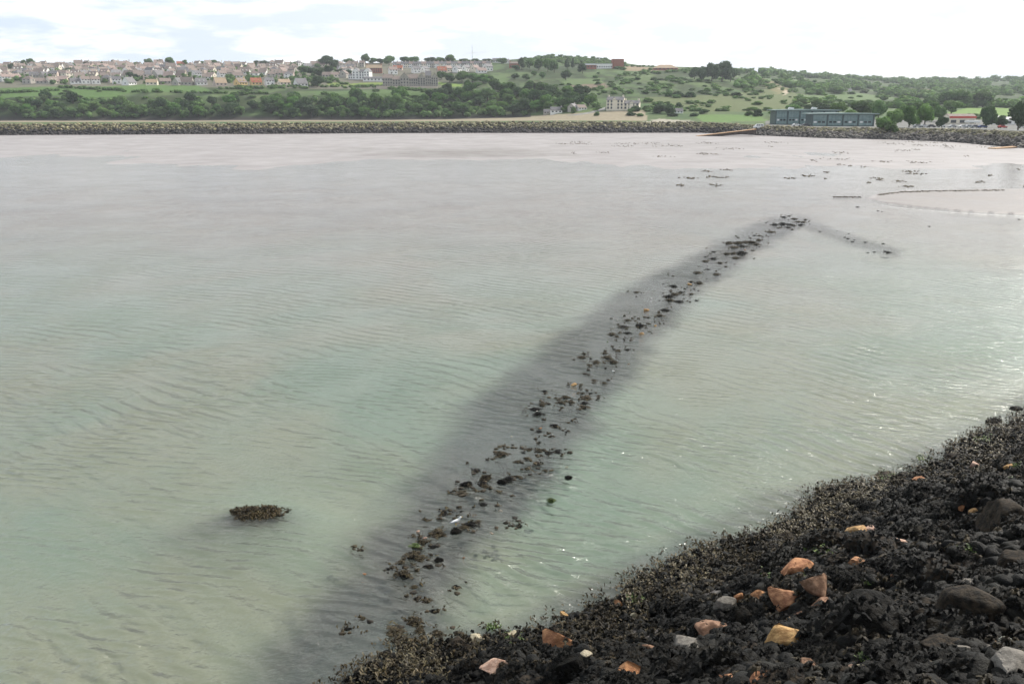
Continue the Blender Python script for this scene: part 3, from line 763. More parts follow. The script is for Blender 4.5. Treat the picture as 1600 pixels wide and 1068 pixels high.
for x, b, w_, h_ in SKY_T:
    tree_px(x, b, w_, h_, 'leaf' if x % 3 else 'leaf_dark', 'rounded tree on the skyline above the hillside ' + ('estate' if x < 480 else 'terraces'), 'trees along the skyline of the town')
TOWN_T = [(500, 121, 20, 14), (513, 118, 18, 14), (487, 118, 16, 12), (476, 117, 14, 12), (496, 136, 22, 17), (532, 116, 16, 8), (545, 117, 14, 8), (98, 115, 14, 6), (88, 117, 14, 5), (108, 112, 12, 6), (204, 122, 14, 9), (212, 124, 12, 8), (265, 128, 14, 10),
          (690, 124, 16, 12), (703, 129, 20, 14), (722, 128, 24, 16), (738, 129, 24, 14), (755, 131, 24, 14), (730, 139, 12, 14), (676, 104, 10, 8), (745, 137, 20, 8), (765, 128, 20, 10)]
for x, b, w_, h_ in TOWN_T:
    tree_px(x, b, w_, h_, 'leaf_dark' if x < 600 else 'leaf', 'dark green garden tree among the houses of the ' + ('hillside estate' if x < 480 else 'middle of the town' if x < 600 else 'stone hotel grounds'), 'garden trees among the houses')
# the knoll with tall trees on the left of the brick tower
for x, b, w_, h_, k in [(815, 109, 14, 18, 'leaf'), (828, 108, 14, 16, 'leaf'), (842, 110, 16, 18, 'leaf'), (856, 112, 16, 20, 'leaf'), (866, 114, 14, 20, 'leaf'), (886, 107, 9, 16, 'conifer'), (895, 107, 8, 15, 'conifer'), (910, 115, 15, 16, 'leaf_dark'), (884, 125, 20, 15, 'leaf_dark'),
                        (847, 123, 12, 10, 'leaf'), (806, 110, 14, 8, 'leaf_dark'), (805, 124, 14, 9, 'leaf'), (822, 126, 14, 10, 'leaf'), (834, 119, 10, 8, 'leaf')]:
    tree_px(x, b, w_, h_, k, {'leaf': 'green', 'conifer': 'slim pointed', 'leaf_dark': 'dark'}[k] + ' tree on the knoll left of the brick school tower', 'trees on the knoll by the brick school')
# cliff wood: individual crowns along the far shore
CTOP = [(-40, 158), (100, 152), (200, 156), (320, 160), (420, 158), (520, 152), (640, 152), (700, 146), (780, 136), (860, 136), (900, 150), (940, 158)]
r2 = random.Random(5)
cnt = 0
while cnt < 165:
    x = r2.uniform(-40, 925); top = lerp_poly(CTOP, x); bot = lerp_poly([(-40, 184), (700, 183), (800, 180), (850, 178), (900, 170), (940, 165)], x)
    b = bot - (bot - top - 2) * r2.random() ** 1.25
    if x < 420 and r2.random() < .45: continue
    p, t = hit(x, b, 690)
    wm = r2.uniform(9, 16) * (1 if x > 420 else .85); hm = wm * r2.uniform(.62, .95)
    kd = r2.choice(['leaf', 'leaf', 'leaf_dark'] if x > 380 else ['leaf', 'scrub', 'leaf_dark'])
    tree(p, wm, hm, kd, {'leaf': 'mid green', 'scrub': 'yellowish green', 'leaf_dark': 'dark green'}[kd] + ' broad tree in the wood on the cliff face, ' + ('below the estate' if x < 500 else 'below the stone hotel' if x < 720 else 'by the harbour road'), 'trees of the cliff wood across the bay')
    cnt += 1
# bushes on the hillsides
g = 'bushes scattered over the far hillsides'
cnt = 0
while cnt < 230:
    x = r2.uniform(930, 1610) if cnt < 170 else r2.uniform(-20, 930)
    b = r2.uniform(112 + max(0, (x - 1150) * .05), 178) if cnt < 170 else r2.uniform(132, 158)
    if 1205 < x < 1600 and b > 168: continue
    if in_poly(np.array([x]), np.array([b]), POLYS[7][1])[0] and r2.random() < .75: continue
    if x > 1540 and b > 153: continue
    if 940 < x < 1010 and 148 < b < 176: continue
    if 600 < x < 730 and b < 142: continue
    if x < 500 and b < 137: continue
    p, t = hit(x, b, 690)
    wm = r2.uniform(5, 11) * (1 if x < 1250 else 1.4); hm = wm * r2.uniform(.25, .42)
    kd = r2.choice(['scrub', 'scrub', 'scrub', 'leaf_bright'])
    bush(p, wm, hm, kd, {'leaf_bright': 'bright green', 'scrub': 'yellowish green'}[kd] + ' bush on the ' + ('grassy slope above the cliff wood' if x < 930 else 'open hillside right of the white hotel' if x < 1250 else 'wooded right-hand hills'), g)
    cnt += 1
for x, b, w_, h_ in [(1030, 177, 26, 18), (1045, 178, 20, 16), (993, 174, 22, 9), (1060, 172, 16, 12), (952, 171, 14, 8), (878, 176, 10, 8), (896, 177, 9, 11), (932, 181, 10, 7), (985, 181, 18, 6), (1000, 182, 14, 5), (1050, 182, 20, 6), (1085, 182, 16, 6), (1100, 178, 18, 8),
                     (1045, 151, 14, 8), (1060, 152, 22, 10), (1078, 152, 22, 9), (1135, 150, 14, 6), (1150, 150, 20, 6), (1184, 182, 16, 12), (1170, 181, 14, 8)]:
    bush_px(x, b, w_, h_, 'leaf_dark' if w_ > 15 else 'leaf', 'dark bush around the white hotel and the meadow' if w_ > 15 else 'small green bush around the white hotel and the meadow', 'bushes round the white hotel')
# far woods on the right-hand hills and scrub: one mass each
def wood_mass(name, label, spots, seed, n_leaf=70):
    r = np.random.default_rng(seed); Vs = []; Ts = []; Qs = []; nv = 0
    pro = []
    for k in range(6):
        V, T, Q = crown_verts(seed + 40 + k, n_leaf, .12, blobs=5, core=False)
        CV, CT = ICO[1]; c = CV * .36 * (.8 + .5 * noise3(CV, 2.5, k)[:, None]) + (0, 0, .5)
        V = np.concatenate([V, c]); T = CT + len(V) - len(CV)
        pro.append((norm_unit(V, 0.0), T, Q))
    for p, w_, h_ in spots:
        V, T, Q = pro[int(r.integers(0, 6))]; a = r.uniform(0, 6.28); c, s = math.cos(a), math.sin(a)
        W = np.stack([(V[:, 0] * c - V[:, 1] * s) * w_ + p[0], (V[:, 0] * s + V[:, 1] * c) * w_ + p[1], V[:, 2] * h_ + p[2] - h_ * .1], -1)
        Vs.append(W); Ts.append(T + nv); Qs.append(Q + nv); nv += len(V)
    o = link(name, mesh_np(name, np.concatenate(Vs), [np.concatenate(Ts), np.concatenate(Qs)]), M['wood_mass'])
    return tag(o, label, name.replace('_', ' '), kind='stuff')
spots = []
while len(spots) < 900:
    x = r2.uniform(1150, 1640); lo_ = lerp_poly([(1150, 111), (1200, 114), (1300, 121), (1400, 125), (1600, 124)], x)
    b = lo_ + 1 + (168 - lo_) * r2.random()
    if any(in_poly(np.array([x]), np.array([b]), POLYS[k][1])[0] for k in (7, 8, 9, 11, 12, 13, 14, 15)): continue
    if 1250 < x < 1400 and 150 < b < 168 and r2.random() < .7: continue
    if fbm(np.array(x / 40.), np.array(b / 9.), 2, 77) < .36: continue
    p, t = hit(x, b, 690)
    wm = r2.uniform(8, 17); spots.append((p, wm, wm * r2.uniform(.45, .75)))
for x in np.arange(1190, 1650, 3.0):                                           # the wooded crest
    lo_ = lerp_poly([(1150, 111), (1200, 115.5), (1300, 122), (1400, 126), (1500, 127.5), (1600, 125)], x)
    p, t = hit(x, lo_ + r2.uniform(0, 2.5), 690); wm = r2.uniform(10, 20); spots.append((p, wm, wm * r2.uniform(.5, .75)))
wood_mass('woodland', 'far woods and hedges covering the right-hand hills', spots, 9)
spots = []
while len(spots) < 750:
    x = r2.uniform(-60, 930); top = lerp_poly(CTOP, x); bot = lerp_poly([(-40, 185), (700, 184), (800, 181), (850, 179), (900, 172), (940, 166)], x)
    b = bot - (bot - top - 3) * r2.random()
    if fbm(np.array(x / 30.), np.array(b / 12.), 2, 79) < .38 and x < 600: continue
    p, t = hit(x, b, 690); wm = r2.uniform(4, 9); spots.append((p, wm, wm * r2.uniform(.5, .8)))
for k in range(420):                                                            # hedges
    a, bq = random.choice([((90, 137), (195, 142)), ((0, 146), (90, 142)), ((190, 144), (420, 147)), ((340, 139), (480, 138)), ((420, 137), (500, 134)), ((500, 136), (600, 137)), ((600, 139), (680, 143)), ((820, 96), (945, 97)), ((975, 104), (1050, 105)), ((1040, 113), (1085, 110))])
    f = r2.random(); x = a[0] + (bq[0] - a[0]) * f; b = a[1] + (bq[1] - a[1]) * f + r2.uniform(-.7, .7)
    p, t = hit(x, b, 690); wm = r2.uniform(3, 6); spots.append((p, wm, wm * .6))
for k in range(260):
    x = r2.uniform(815, 975); b = lerp_poly([(800, 92), (870, 87), (940, 92), (1000, 103)], x) + r2.uniform(.3, 12)
    p, t = hit(x, b, 690); wm = r2.uniform(5, 10); spots.append((p, wm, wm * .42))
for k in range(1700):
    x = r2.uniform(930, 1250); b = r2.uniform(108, 176)
    if in_poly(np.array([x]), np.array([b]), POLYS[7][1])[0] and r2.random() < .6: continue
    if 940 < x < 1010 and 148 < b < 178: continue
    if fbm(np.array(x / 28.), np.array(b / 9.), 2, 83) < .44: continue
    p, t = hit(x, b, 690); wm = r2.uniform(3, 9); spots.append((p, wm, wm * r2.uniform(.22, .45)))
for k in range(620):                                                            # garden greenery between the houses
    x = r2.uniform(-20, 530); b = r2.uniform(104, 132); p, t = hit(x, b, 690); wm = r2.uniform(3.5, 7.5); spots.append((p, wm, wm * r2.uniform(.6, .9)))
wood_mass('scrub', 'scrub and hedges over the cliffs and slopes across the bay', spots, 13, 50)

# ------------------------------------------------------------------ houses
def house_parts(w_, d_, hw, hr, win, dormer=0, chim=1, hip=False):
    """wall, roof, chimney and window meshes; ridge along x, front towards -y"""
    b = MB(); b.box(-w_ / 2, w_ / 2, -d_ / 2, d_ / 2, -2.5, hw)
    if not hip: b.prism([(-d_ / 2, hw), (d_ / 2, hw), (0, hw + hr)], -w_ / 2, w_ / 2, 'x')
    wall = b.mesh('wall')
    b = MB(); e = .35; sl = hr / (d_ / 2); t = .22
    if hip:
        X, Y_, z0, z1 = w_ / 2 + e, d_ / 2 + e, hw, hw + hr; q = max(.4, w_ / 2 - d_ / 2)
        b.add([(-X, -Y_, z0), (X, -Y_, z0), (X, Y_, z0), (-X, Y_, z0), (-q, 0, z1), (q, 0, z1), ], [(0, 1, 5, 4), (1, 2, 5), (2, 3, 4, 5), (3, 0, 4), (3, 2, 1, 0)])
    else:
        for s in (-1, 1):
            b.prism([(s * (d_ / 2 + e), hw - sl * e + .03), (s * (d_ / 2 + e), hw - sl * e + t), (0, hw + hr + t + .03), (0, hw + hr + .03)], -w_ / 2 - .25, w_ / 2 + .25, 'x')
    roof = b.mesh('roof')
    if dormer:
        b2 = MB(); b2.v = []; b2.f = []
        for k in range(dormer):
            x = (k - (dormer - 1) / 2) * w_ / dormer * .8; y0 = -d_ / 2 + d_ * .12
            b2.box(x - .9, x + .9, y0, -.3, hw + .3, hw + 1.7)
            b2.prism([(x - 1.1, hw + 1.7), (x + 1.1, hw + 1.7), (x, hw + 2.7)], y0 - .2, -.2, 'y')
        dm = b2.mesh('dormer')
    else: dm = None
    ch = None
    if chim:
        b = MB()
        for x in ([w_ / 2 - .8] if chim == 1 else [-w_ / 2 + .7, w_ / 2 - .7]):
            b.box(x - .5, x + .5, -.4, .4, hw + hr - 1.0, hw + hr + 1.1); b.box(x - .2, x + .2, -.2, .2, hw + hr + 1.1, hw + hr + 1.5)
        ch = b.mesh('chimney')
    wins = []
    for (x, z, ww, wh) in win:
        b = MB(); b.box(x - ww / 2, x + ww / 2, -d_ / 2 - .05, -d_ / 2 + .1, z, z + wh); wins.append(b.mesh('window'))
    for s in (1, -1):
        b = MB(); b.box(s * w_ / 2 - .06, s * w_ / 2 + .06, -.7, .7, 1.1 if hw < 4 else 3.0, 2.3 if hw < 4 else 4.3); wins.append(b.mesh('window'))
    return wall, roof, ch, wins, dm
def row(n, z, w_, ww=1.3, wh=1.2): return [((k - (n - 1) / 2) * w_ / n, z, ww, wh) for k in range(n)]
HP = {'bungalow': house_parts(11.5, 9, 2.6, 3.2, row(3, .9, 11, 1.7)),
      'two-storey house': house_parts(9, 8, 4.6, 3.1, row(2, .9, 9, 1.7) + row(3, 3.4, 9)),
      'dormer house': house_parts(11, 9, 2.8, 4.4, row(3, .9, 10.5, 1.6), dormer=2),
      'hipped house': house_parts(10, 8.5, 4.9, 3.2, row(2, .9, 10, 1.8) + row(2, 3.3, 10, 1.5), hip=True),
      'terraced house': house_parts(6.5, 8, 5.4, 2.8, row(2, .9, 6.5) + row(2, 3.6, 6.5), chim=2),
      'steep-gabled house': house_parts(12, 9.5, 2.8, 5.2, row(3, .8, 12, 1.8), dormer=0)}
_mc = {}
def withmat(me, mat):
    k = (me.name, mat)
    if k not in _mc:
        c = me.copy(); c.name = me.name.split('.')[0]; c.materials.clear(); c.materials.append(M[mat]); _mc[k] = c
    return _mc[k]
WN = {'white': 'white', 'cream': 'cream', 'yellow': 'yellow', 'pinkwall': 'pinkish', 'greywall': 'grey', 'stonewall': 'grey stone'}
RN = {'roof_taupe': 'taupe tiled', 'roof_grey': 'grey slate', 'roof_pink': 'pinkish tiled', 'roof_red': 'red tiled', 'roof_tan': 'tan tiled'}
def house(p, kind, wall, roof, rz, label, group, s=1.0):
    o = thing('house', label, 'house', p, rz, group, (s, s, s))
    wm, rm, ch, wins, dm = HP[kind]
    link('wall', withmat(wm, wall), None, o); rf = link('roof', withmat(rm, roof), None, o)
    if ch: link('chimney', withmat(ch, wall if wall != 'white' else 'greywall'), None, rf)
    if dm: link('dormer', withmat(dm, wall), None, o)
    for wi in wins: link('window', withmat(wi, 'glass'), None, o)
    return o
FRONT = [  # (px, base row, kind, wall, roof, turn, label)
    (8, 127, 'two-storey house', 'white', 'roof_pink', -50, 'white gabled house with pinkish roof at the far left of the estate'),
    (23, 124, 'bungalow', 'cream', 'roof_pink', -55, 'cream bungalow second from the left edge in the front of the estate'),
    (46, 131, 'hipped house', 'greywall', 'roof_taupe', 10, 'grey pebbledash hipped house behind the bushes at the left of the front row'),
    (66, 131, 'bungalow', 'greywall', 'roof_taupe', -20, 'low grey bungalow with taupe roof in the left of the front row'),
    (82, 131, 'dormer house', 'cream', 'roof_taupe', -60, 'cream gabled house just left of the white hipped pair in the front row'),
    (97, 128, 'bungalow', 'pinkwall', 'roof_pink', -15, 'pinkish bungalow uphill of the white hipped pair'),
    (119, 131, 'bungalow', 'white', 'roof_grey', -30, 'white bungalow with grey roof left of the white two-storey pair'),
    (133, 131, 'two-storey house', 'white', 'roof_taupe', -40, 'white two-storey house, left one of the front row pair'),
    (149, 131, 'two-storey house', 'white', 'roof_taupe', -35, 'white two-storey house, right one of the front row pair'),
    (168, 129, 'hipped house', 'greywall', 'roof_grey', 0, 'grey hipped house between the white pair and the steep white gable'),
    (183, 131, 'two-storey house', 'white', 'roof_grey', -20, 'pale two-storey house left of the steep white gable'),
    (202, 133, 'steep-gabled house', 'white', 'roof_grey', -72, 'white house showing one steep bright gable at the front of the estate'),
    (238, 133, 'bungalow', 'cream', 'roof_tan', -12, 'long tan-roofed cream bungalow on the lawn edge'),
    (258, 131, 'bungalow', 'greywall', 'roof_taupe', -30, 'small grey bungalow right of the long tan-roofed one'),
    (280, 133, 'dormer house', 'greywall', 'roof_grey', -65, 'grey house with arched pale gable in the middle of the front row'),
    (293, 133, 'steep-gabled house', 'greywall', 'roof_taupe', 0, 'big brownish-roofed house left of the white arched bungalow'),
    (314, 133, 'dormer house', 'white', 'roof_grey', -35, 'white dormer house with bright right gable beside the tan-roofed house'),
    (344, 134, 'steep-gabled house', 'pinkwall', 'roof_tan', -35, 'tan-roofed house with orange gable in the front row'),
    (376, 133, 'dormer house', 'yellow', 'roof_taupe', -55, 'yellow-gabled house left of the red-roofed house'),
    (400, 133, 'dormer house', 'yellow', 'roof_red', -30, 'red-roofed house with orange-yellow gable in the front row'),
    (421, 133, 'two-storey house', 'white', 'roof_grey', -30, 'white-gabled house with blue-grey roof right of the red-roofed house'),
    (444, 133, 'bungalow', 'cream', 'roof_tan', -30, 'cream bungalow with tan roof left of the large grey-roofed house'),
    (470, 135, 'steep-gabled house', 'white', 'roof_grey', -40, 'large dark grey-roofed house with white gable at the right end of the front row'),
    (308, 121, 'two-storey house', 'white', 'roof_grey', -45, 'bright white house in the second row, above the white dormer house'),
    (347, 121, 'two-storey house', 'white', 'roof_taupe', -45, 'bright white house in the second row, above the tan-roofed house'),
    (372, 122, 'bungalow', 'white', 'roof_taupe', -20, 'long white bungalow in the second row, above the yellow gable'),
    (398, 122, 'hipped house', 'white', 'roof_taupe', -8, 'white hipped house in the second row, above the red roof'),
    (424, 123, 'hipped house', 'greywall', 'roof_taupe', -15, 'taupe hipped house in the second row, above the blue-grey roof'),
    (451, 123, 'hipped house', 'white', 'roof_grey', -15, 'grey hipped house in the second row, above the cream bungalow'),
    (393, 108, 'two-storey house', 'yellow', 'roof_taupe', -30, 'yellow house high up beside the dark skyline trees'),
    (283, 103, 'bungalow', 'greywall', 'roof_red', -20, 'red-roofed house on the skyline of the estate'),
]
g = 'houses of the hillside estate'
taken = []
for x, b, kd, wl, rf, rz, lab in FRONT:
    p, t = hit(x, b, 800); taken.append((x, b))
    house(p, kd, wl, rf, R(-rz), lab, g, 1.0 if b > 126 else 1.0)
r3 = random.Random(21); nh = 0
for b in (127, 122.5, 118.6, 115.2, 112.2, 109.4, 106.8, 104.4):
    x = -30 + r3.uniform(0, 8)
    while x < 535:
        step = lerp_poly([(103, 12.5), (127, 17)], b) * r3.uniform(.8, 1.4); x += step
        if b > 124 and x > 40: continue
        if 468 < x < 530 and b > 106: continue
        if abs(x - 95) < 22 and abs(b - (118 - (x - 80) * .2)) < 3: continue
        if any(abs(x - tx) < 11 and abs(b - tb) < 4 for tx, tb in taken): continue
        bb = b + r3.uniform(-1.7, 1.7); p, t = hit(x, bb, 800)
        kd = r3.choice(['bungalow', 'bungalow', 'steep-gabled house', 'dormer house', 'hipped house', 'two-storey house'])
        wl = r3.choice(['white', 'white', 'cream', 'greywall', 'greywall', 'pinkwall']); rf = r3.choice(['roof_taupe', 'roof_taupe', 'roof_taupe', 'roof_grey', 'roof_taupe', 'roof_pink'])
        lv = 'lower' if b > 119 else 'middle' if b > 110 else 'topmost'
        sd = 'left part' if x < 170 else 'centre' if x < 340 else 'right part'
        o = house(p, kd, wl, rf, R(r3.choice([10, 30, 45, 60, 75, 0, -20]) + r3.uniform(-8, 8)), None, g, r3.uniform(.85, 1.05))
        relabel(o, f"{WN[wl]} {kd} with {RN[rf].split()[0]} roof", x, bb - 5, 'house'); nh += 1
# middle of the town
g = 'houses in the middle of the town'
for x, b, kd, wl, rf, rz, s in [(536, 113, 'two-storey house', 'white', 'roof_grey', 40, 1), (548, 110, 'two-storey house', 'cream', 'roof_grey', 10, 1), (512, 121, 'bungalow', 'greywall', 'roof_taupe', 0, 1), (524, 121, 'bungalow', 'cream', 'roof_taupe', 20, 1),
                                (556, 106, 'terraced house', 'greywall', 'roof_taupe', 0, 1), (566, 105, 'terraced house', 'greywall', 'roof_taupe', 0, 1), (614, 116, 'two-storey house', 'white', 'roof_pink', 20, 1.1), (622, 110, 'bungalow', 'pinkwall', 'roof_red', 0, 1),
                                (690, 114, 'dormer house', 'pinkwall', 'roof_red', 20, 1), (700, 113, 'two-storey house', 'cream', 'roof_pink', 45, 1), (650, 114, 'two-storey house', 'white', 'roof_grey', 30, 1), (664, 113, 'two-storey house', 'white', 'roof_grey', 50, .9),
                                (714, 113, 'two-storey house', 'white', 'roof_grey', 60, 1), (728, 112, 'two-storey house', 'white', 'roof_grey', 55, 1), (742, 112, 'two-storey house', 'cream', 'roof_pink', 50, 1), (752, 114, 'bungalow', 'white', 'roof_pink', 20, 1), (762, 111, 'two-storey house', 'white', 'roof_grey', 40, 1.1),
                                (776, 98, 'bungalow', 'white', 'roof_grey', 0, 1), (790, 99, 'bungalow', 'white', 'roof_grey', 20, .9)]:
    p, t = hit(x, b, 800)
    relabel(house(p, kd, wl, rf, R(rz), None, g, s), f"{WN[wl]} {kd} with {RN[rf].split()[0]} roof", x, b - 5, 'house')
g = 'long terrace along the top of the town'
for k, x in enumerate(np.linspace(618, 764, 24)):
    p, t = hit(x, 106.5 - k * .04, 800)
    wl_, rf_ = ['white', 'greywall', 'white', 'cream'][k % 4], ['roof_grey', 'roof_pink', 'roof_grey'][k % 3]
    relabel(house(p, 'terraced house', wl_, rf_, R(random.uniform(-4, 4)), None, g, .95), f"{WN[wl_]} terraced house with {RN[rf_].split()[0]} roof", x, 101, 'house')

def big_building(name, label, cat, px, b, rz, blocks, group=None):
    """blocks: (x0, x1, y0, y1, wall height, roof height, gable axis, wall, roof, storeys, bays)"""
    p, t = hit(px, b, 560); o = thing(name, label, cat, p, rz, group)
    for (x0, x1, y0, y1, hw, hr, ax, wl, rf, st, bays) in blocks:
        bm_ = MB(); bm_.box(x0, x1, y0, y1, -4, hw)
        if hr and ax == 'x': bm_.prism([(y0, hw), (y1, hw), ((y0 + y1) / 2, hw + hr)], x0, x1, 'x')
        if hr and ax == 'y': bm_.prism([(x0, hw), (x1, hw), ((x0 + x1) / 2, hw + hr)], y0, y1, 'y')
        bm_.link('wall', M[wl], o)
        bm_ = MB(); e = .35
        if ax == 'x':
            c = (y0 + y1) / 2; sl = hr / ((y1 - y0) / 2)
            for s, yb in ((-1, y0), (1, y1)):
                bm_.prism([(yb + s * e, hw - sl * e + .04), (yb + s * e, hw - sl * e + .3), (c, hw + hr + .34), (c, hw + hr + .04)], x0 - .2, x1 + .2, 'x')
        elif ax == 'y':
            c = (x0 + x1) / 2; sl = hr / ((x1 - x0) / 2)
            for s, xb in ((-1, x0), (1, x1)):
                bm_.prism([(xb + s * e, hw - sl * e + .04), (xb + s * e, hw - sl * e + .3), (c, hw + hr + .34), (c, hw + hr + .04)], y0 - .2, y1 + .2, 'y')
        elif ax == 'hip':
            q = max(.5, (x1 - x0) / 2 - (y1 - y0) / 2); c = (x0 + x1) / 2; cy = (y0 + y1) / 2; e = .8
            bm_.add([(x0 - e, y0 - e, hw), (x1 + e, y0 - e, hw), (x1 + e, y1 + e, hw), (x0 - e, y1 + e, hw), (c - q, cy, hw + hr), (c + q, cy, hw + hr)], [(0, 1, 5, 4), (1, 2, 5), (2, 3, 4, 5), (3, 0, 4), (3, 2, 1, 0)])
        else:
            bm_.box(x0 - .3, x1 + .3, y0 - .3, y1 + .3, hw, hw + .35)
        rr = bm_.link('roof', M[rf], o)
        if ax in ('x',) and x1 - x0 > 9:
            for xx in (x0 + 1, x1 - 1):
                MB().box(xx - .6, xx + .6, (y0 + y1) / 2 - .5, (y0 + y1) / 2 + .5, hw + hr - .6, hw + hr + 1.6).link('chimney', M[wl], rr)
        for s in range(st):
            for k in range(bays):
                x = x0 + (k + .5) * (x1 - x0) / bays; z = .9 + s * (hw - .4) / max(st, 1)
                ww = min(1.4, (x1 - x0) / bays * .5)
                MB().box(x - ww / 2, x + ww / 2, y0 - .07, y0 + .1, z, z + 1.6).link('window', M['glass'], o)
    return o
# white gabled block, dark hall, stone hotel
big_building('gabled_block', 'large white gabled block with tall windows left of the stone hotel', 'building', 566, 124, R(-12),
             [(-10, -2, -5, 5, 8.5, 3.2, 'y', 'white', 'roof_grey', 3, 2), (-2, 4, -4, 5, 8, 2.6, 'x', 'white', 'roof_grey', 3, 2), (4, 10.5, -5, 5, 8.5, 3.2, 'y', 'white', 'roof_grey', 3, 2), (-15, -10, -4, 4, 4, 1.6, 'x', 'white', 'roof_grey', 1, 2)])
big_building('hall', 'dark-walled hall with a long pale roof above the white gabled block', 'hall', 585, 114, R(6), [(-9.5, 9.5, -5, 5, 5.5, 3.6, 'x', 'brick', 'roof_tan', 2, 7)])
big_building('terrace_cottages', 'row of low white cottages between the gabled block and the stone hotel', 'cottages', 585, 127, R(-5), [(-12, 12, -3, 3, 2.8, 1.6, 'x', 'white', 'roof_grey', 1, 6)])
big_building('stone_hotel', 'long grey stone hotel with pointed gables and many windows above the cliff', 'hotel', 644, 137, R(4),
             [(-30, -20, -5, 6, 9.5, 3.5, 'x', 'stonewall', 'roof_taupe', 3, 4), (-20, -9, -4, 6, 8, 3.2, 'x', 'stonewall', 'roof_taupe', 3, 4), (-12, -3, -5.5, 6, 10, 5.0, 'y', 'stonewall', 'roof_taupe', 3, 3), (-3, 6, -4, 6, 9, 4, 'x', 'stonewall', 'roof_taupe', 3, 4),
              (6, 14, -6, 6, 9.5, 4.5, 'y', 'stonewall', 'roof_taupe', 4, 3), (14, 20, -4.5, 6, 12, 4.5, 'x', 'stonewall', 'roof_grey', 4, 3), (20, 27, -6, 6, 10, 4, 'y', 'stonewall', 'roof_taupe', 4, 3)])
p, t = hit(640, 138.2, 800)
o = thing('retaining_wall', 'long pinkish retaining wall below the stone hotel', 'retaining wall', p)
MB().box(-33, 30, -10, -9, -5, 2.2).link('wall', M['pinkwall'], o)
MB().box(-33.2, 30.2, -10.2, -8.8, 2.2, 2.5).link('coping', M['stonewall'], o)
# brick school, pavilion
big_building('school', 'low school with a red brick tower and a band of pale windows on the hilltop', 'school', 941, 107, R(0),
             [(-22, 12, -5, 8, 5.2, 0, 'flat', 'white', 'gmetal', 1, 12), (12, 26, -6, 8, 10.5, 0, 'flat', 'brick', 'brick', 0, 1), (-24, -8, -9, -5, 3.4, 0, 'flat', 'brick', 'gmetal', 1, 4)])
big_building('brick_house', 'low red brick building half hidden by the trees on the knoll', 'building', 804, 106, R(0), [(-7, 7, -4, 4, 5, 2, 'x', 'brick', 'roof_taupe', 1, 4)])
big_building('pavilion', 'pale hipped-roof pavilion right of the brick tower', 'pavilion', 1039, 110, R(0), [(-15, 15, -8, 8, 2.6, 4.2, 'hip', 'brick', 'roof_tan', 1, 6)])
# white hotel by the harbour road, small houses by the road
big_building('white_hotel', 'cream three-storey hotel with slate roofs standing above the beach road', 'hotel', 974, 172, R(-14),
             [(-12.5, .5, -5, 5, 7.4, 2.2, 'x', 'cream', 'roof_grey', 3, 5), (.5, 12.5, -4.2, 4.5, 4.9, 2.0, 'x', 'cream', 'roof_grey', 2, 4), (-8, -5, -5.3, 0, 8.0, 1.2, 'y', 'cream', 'roof_grey', 0, 1), (5, 8, -4.5, 0, 5.6, 1.1, 'y', 'cream', 'roof_grey', 0, 1)])
for x, b, kd, wl, rf, rz, s, lab in [(869, 177, 'bungalow', 'white', 'roof_grey', 0, .8, 'white flat-looking bungalow at the foot of the cliff wood'), (895, 174, 'two-storey house', 'greywall', 'roof_grey', 60, .75, 'grey gabled house at the bottom of the harbour road'),
                                     (907, 172, 'bungalow', 'white', 'roof_taupe', 30, .7, 'small white house beside the top of the harbour road'), (856, 178, 'bungalow', 'greywall', 'roof_grey', 0, .6, 'grey shed leftmost at the foot of the cliff wood')]:
    p, t = hit(x, b, 560); house(p, kd, wl, rf, R(rz), lab, 'houses by the harbour road', s)
for x, b, wl, lab in [(1059, 177, 'white', 'tiny white house among the bushes right of the white hotel'), (1326, 143, 'white', 'lone white cottage in the woods of the right-hand hill')]:
    p, t = hit(x, b, 560); house(p, 'bungalow', wl, 'roof_grey', 0, lab, None, .6)
# harbour road
pts = [hit(x, b, 560)[0] for x, b in [(893, 181), (912, 178.5), (930, 175.5), (942, 172), (952, 168.5), (958, 166)]]
V = []
for p in pts: V += [(p.x - 4, p.y, p.z + .25), (p.x + 4, p.y, p.z + .25)]
me = mesh_np('road', np.array(V), [np.array([(2 * i, 2 * i + 1, 2 * i + 3, 2 * i + 2) for i in range(len(pts) - 1)])])
tag(link('road', me, M['asphalt']), None, None, kind='structure')

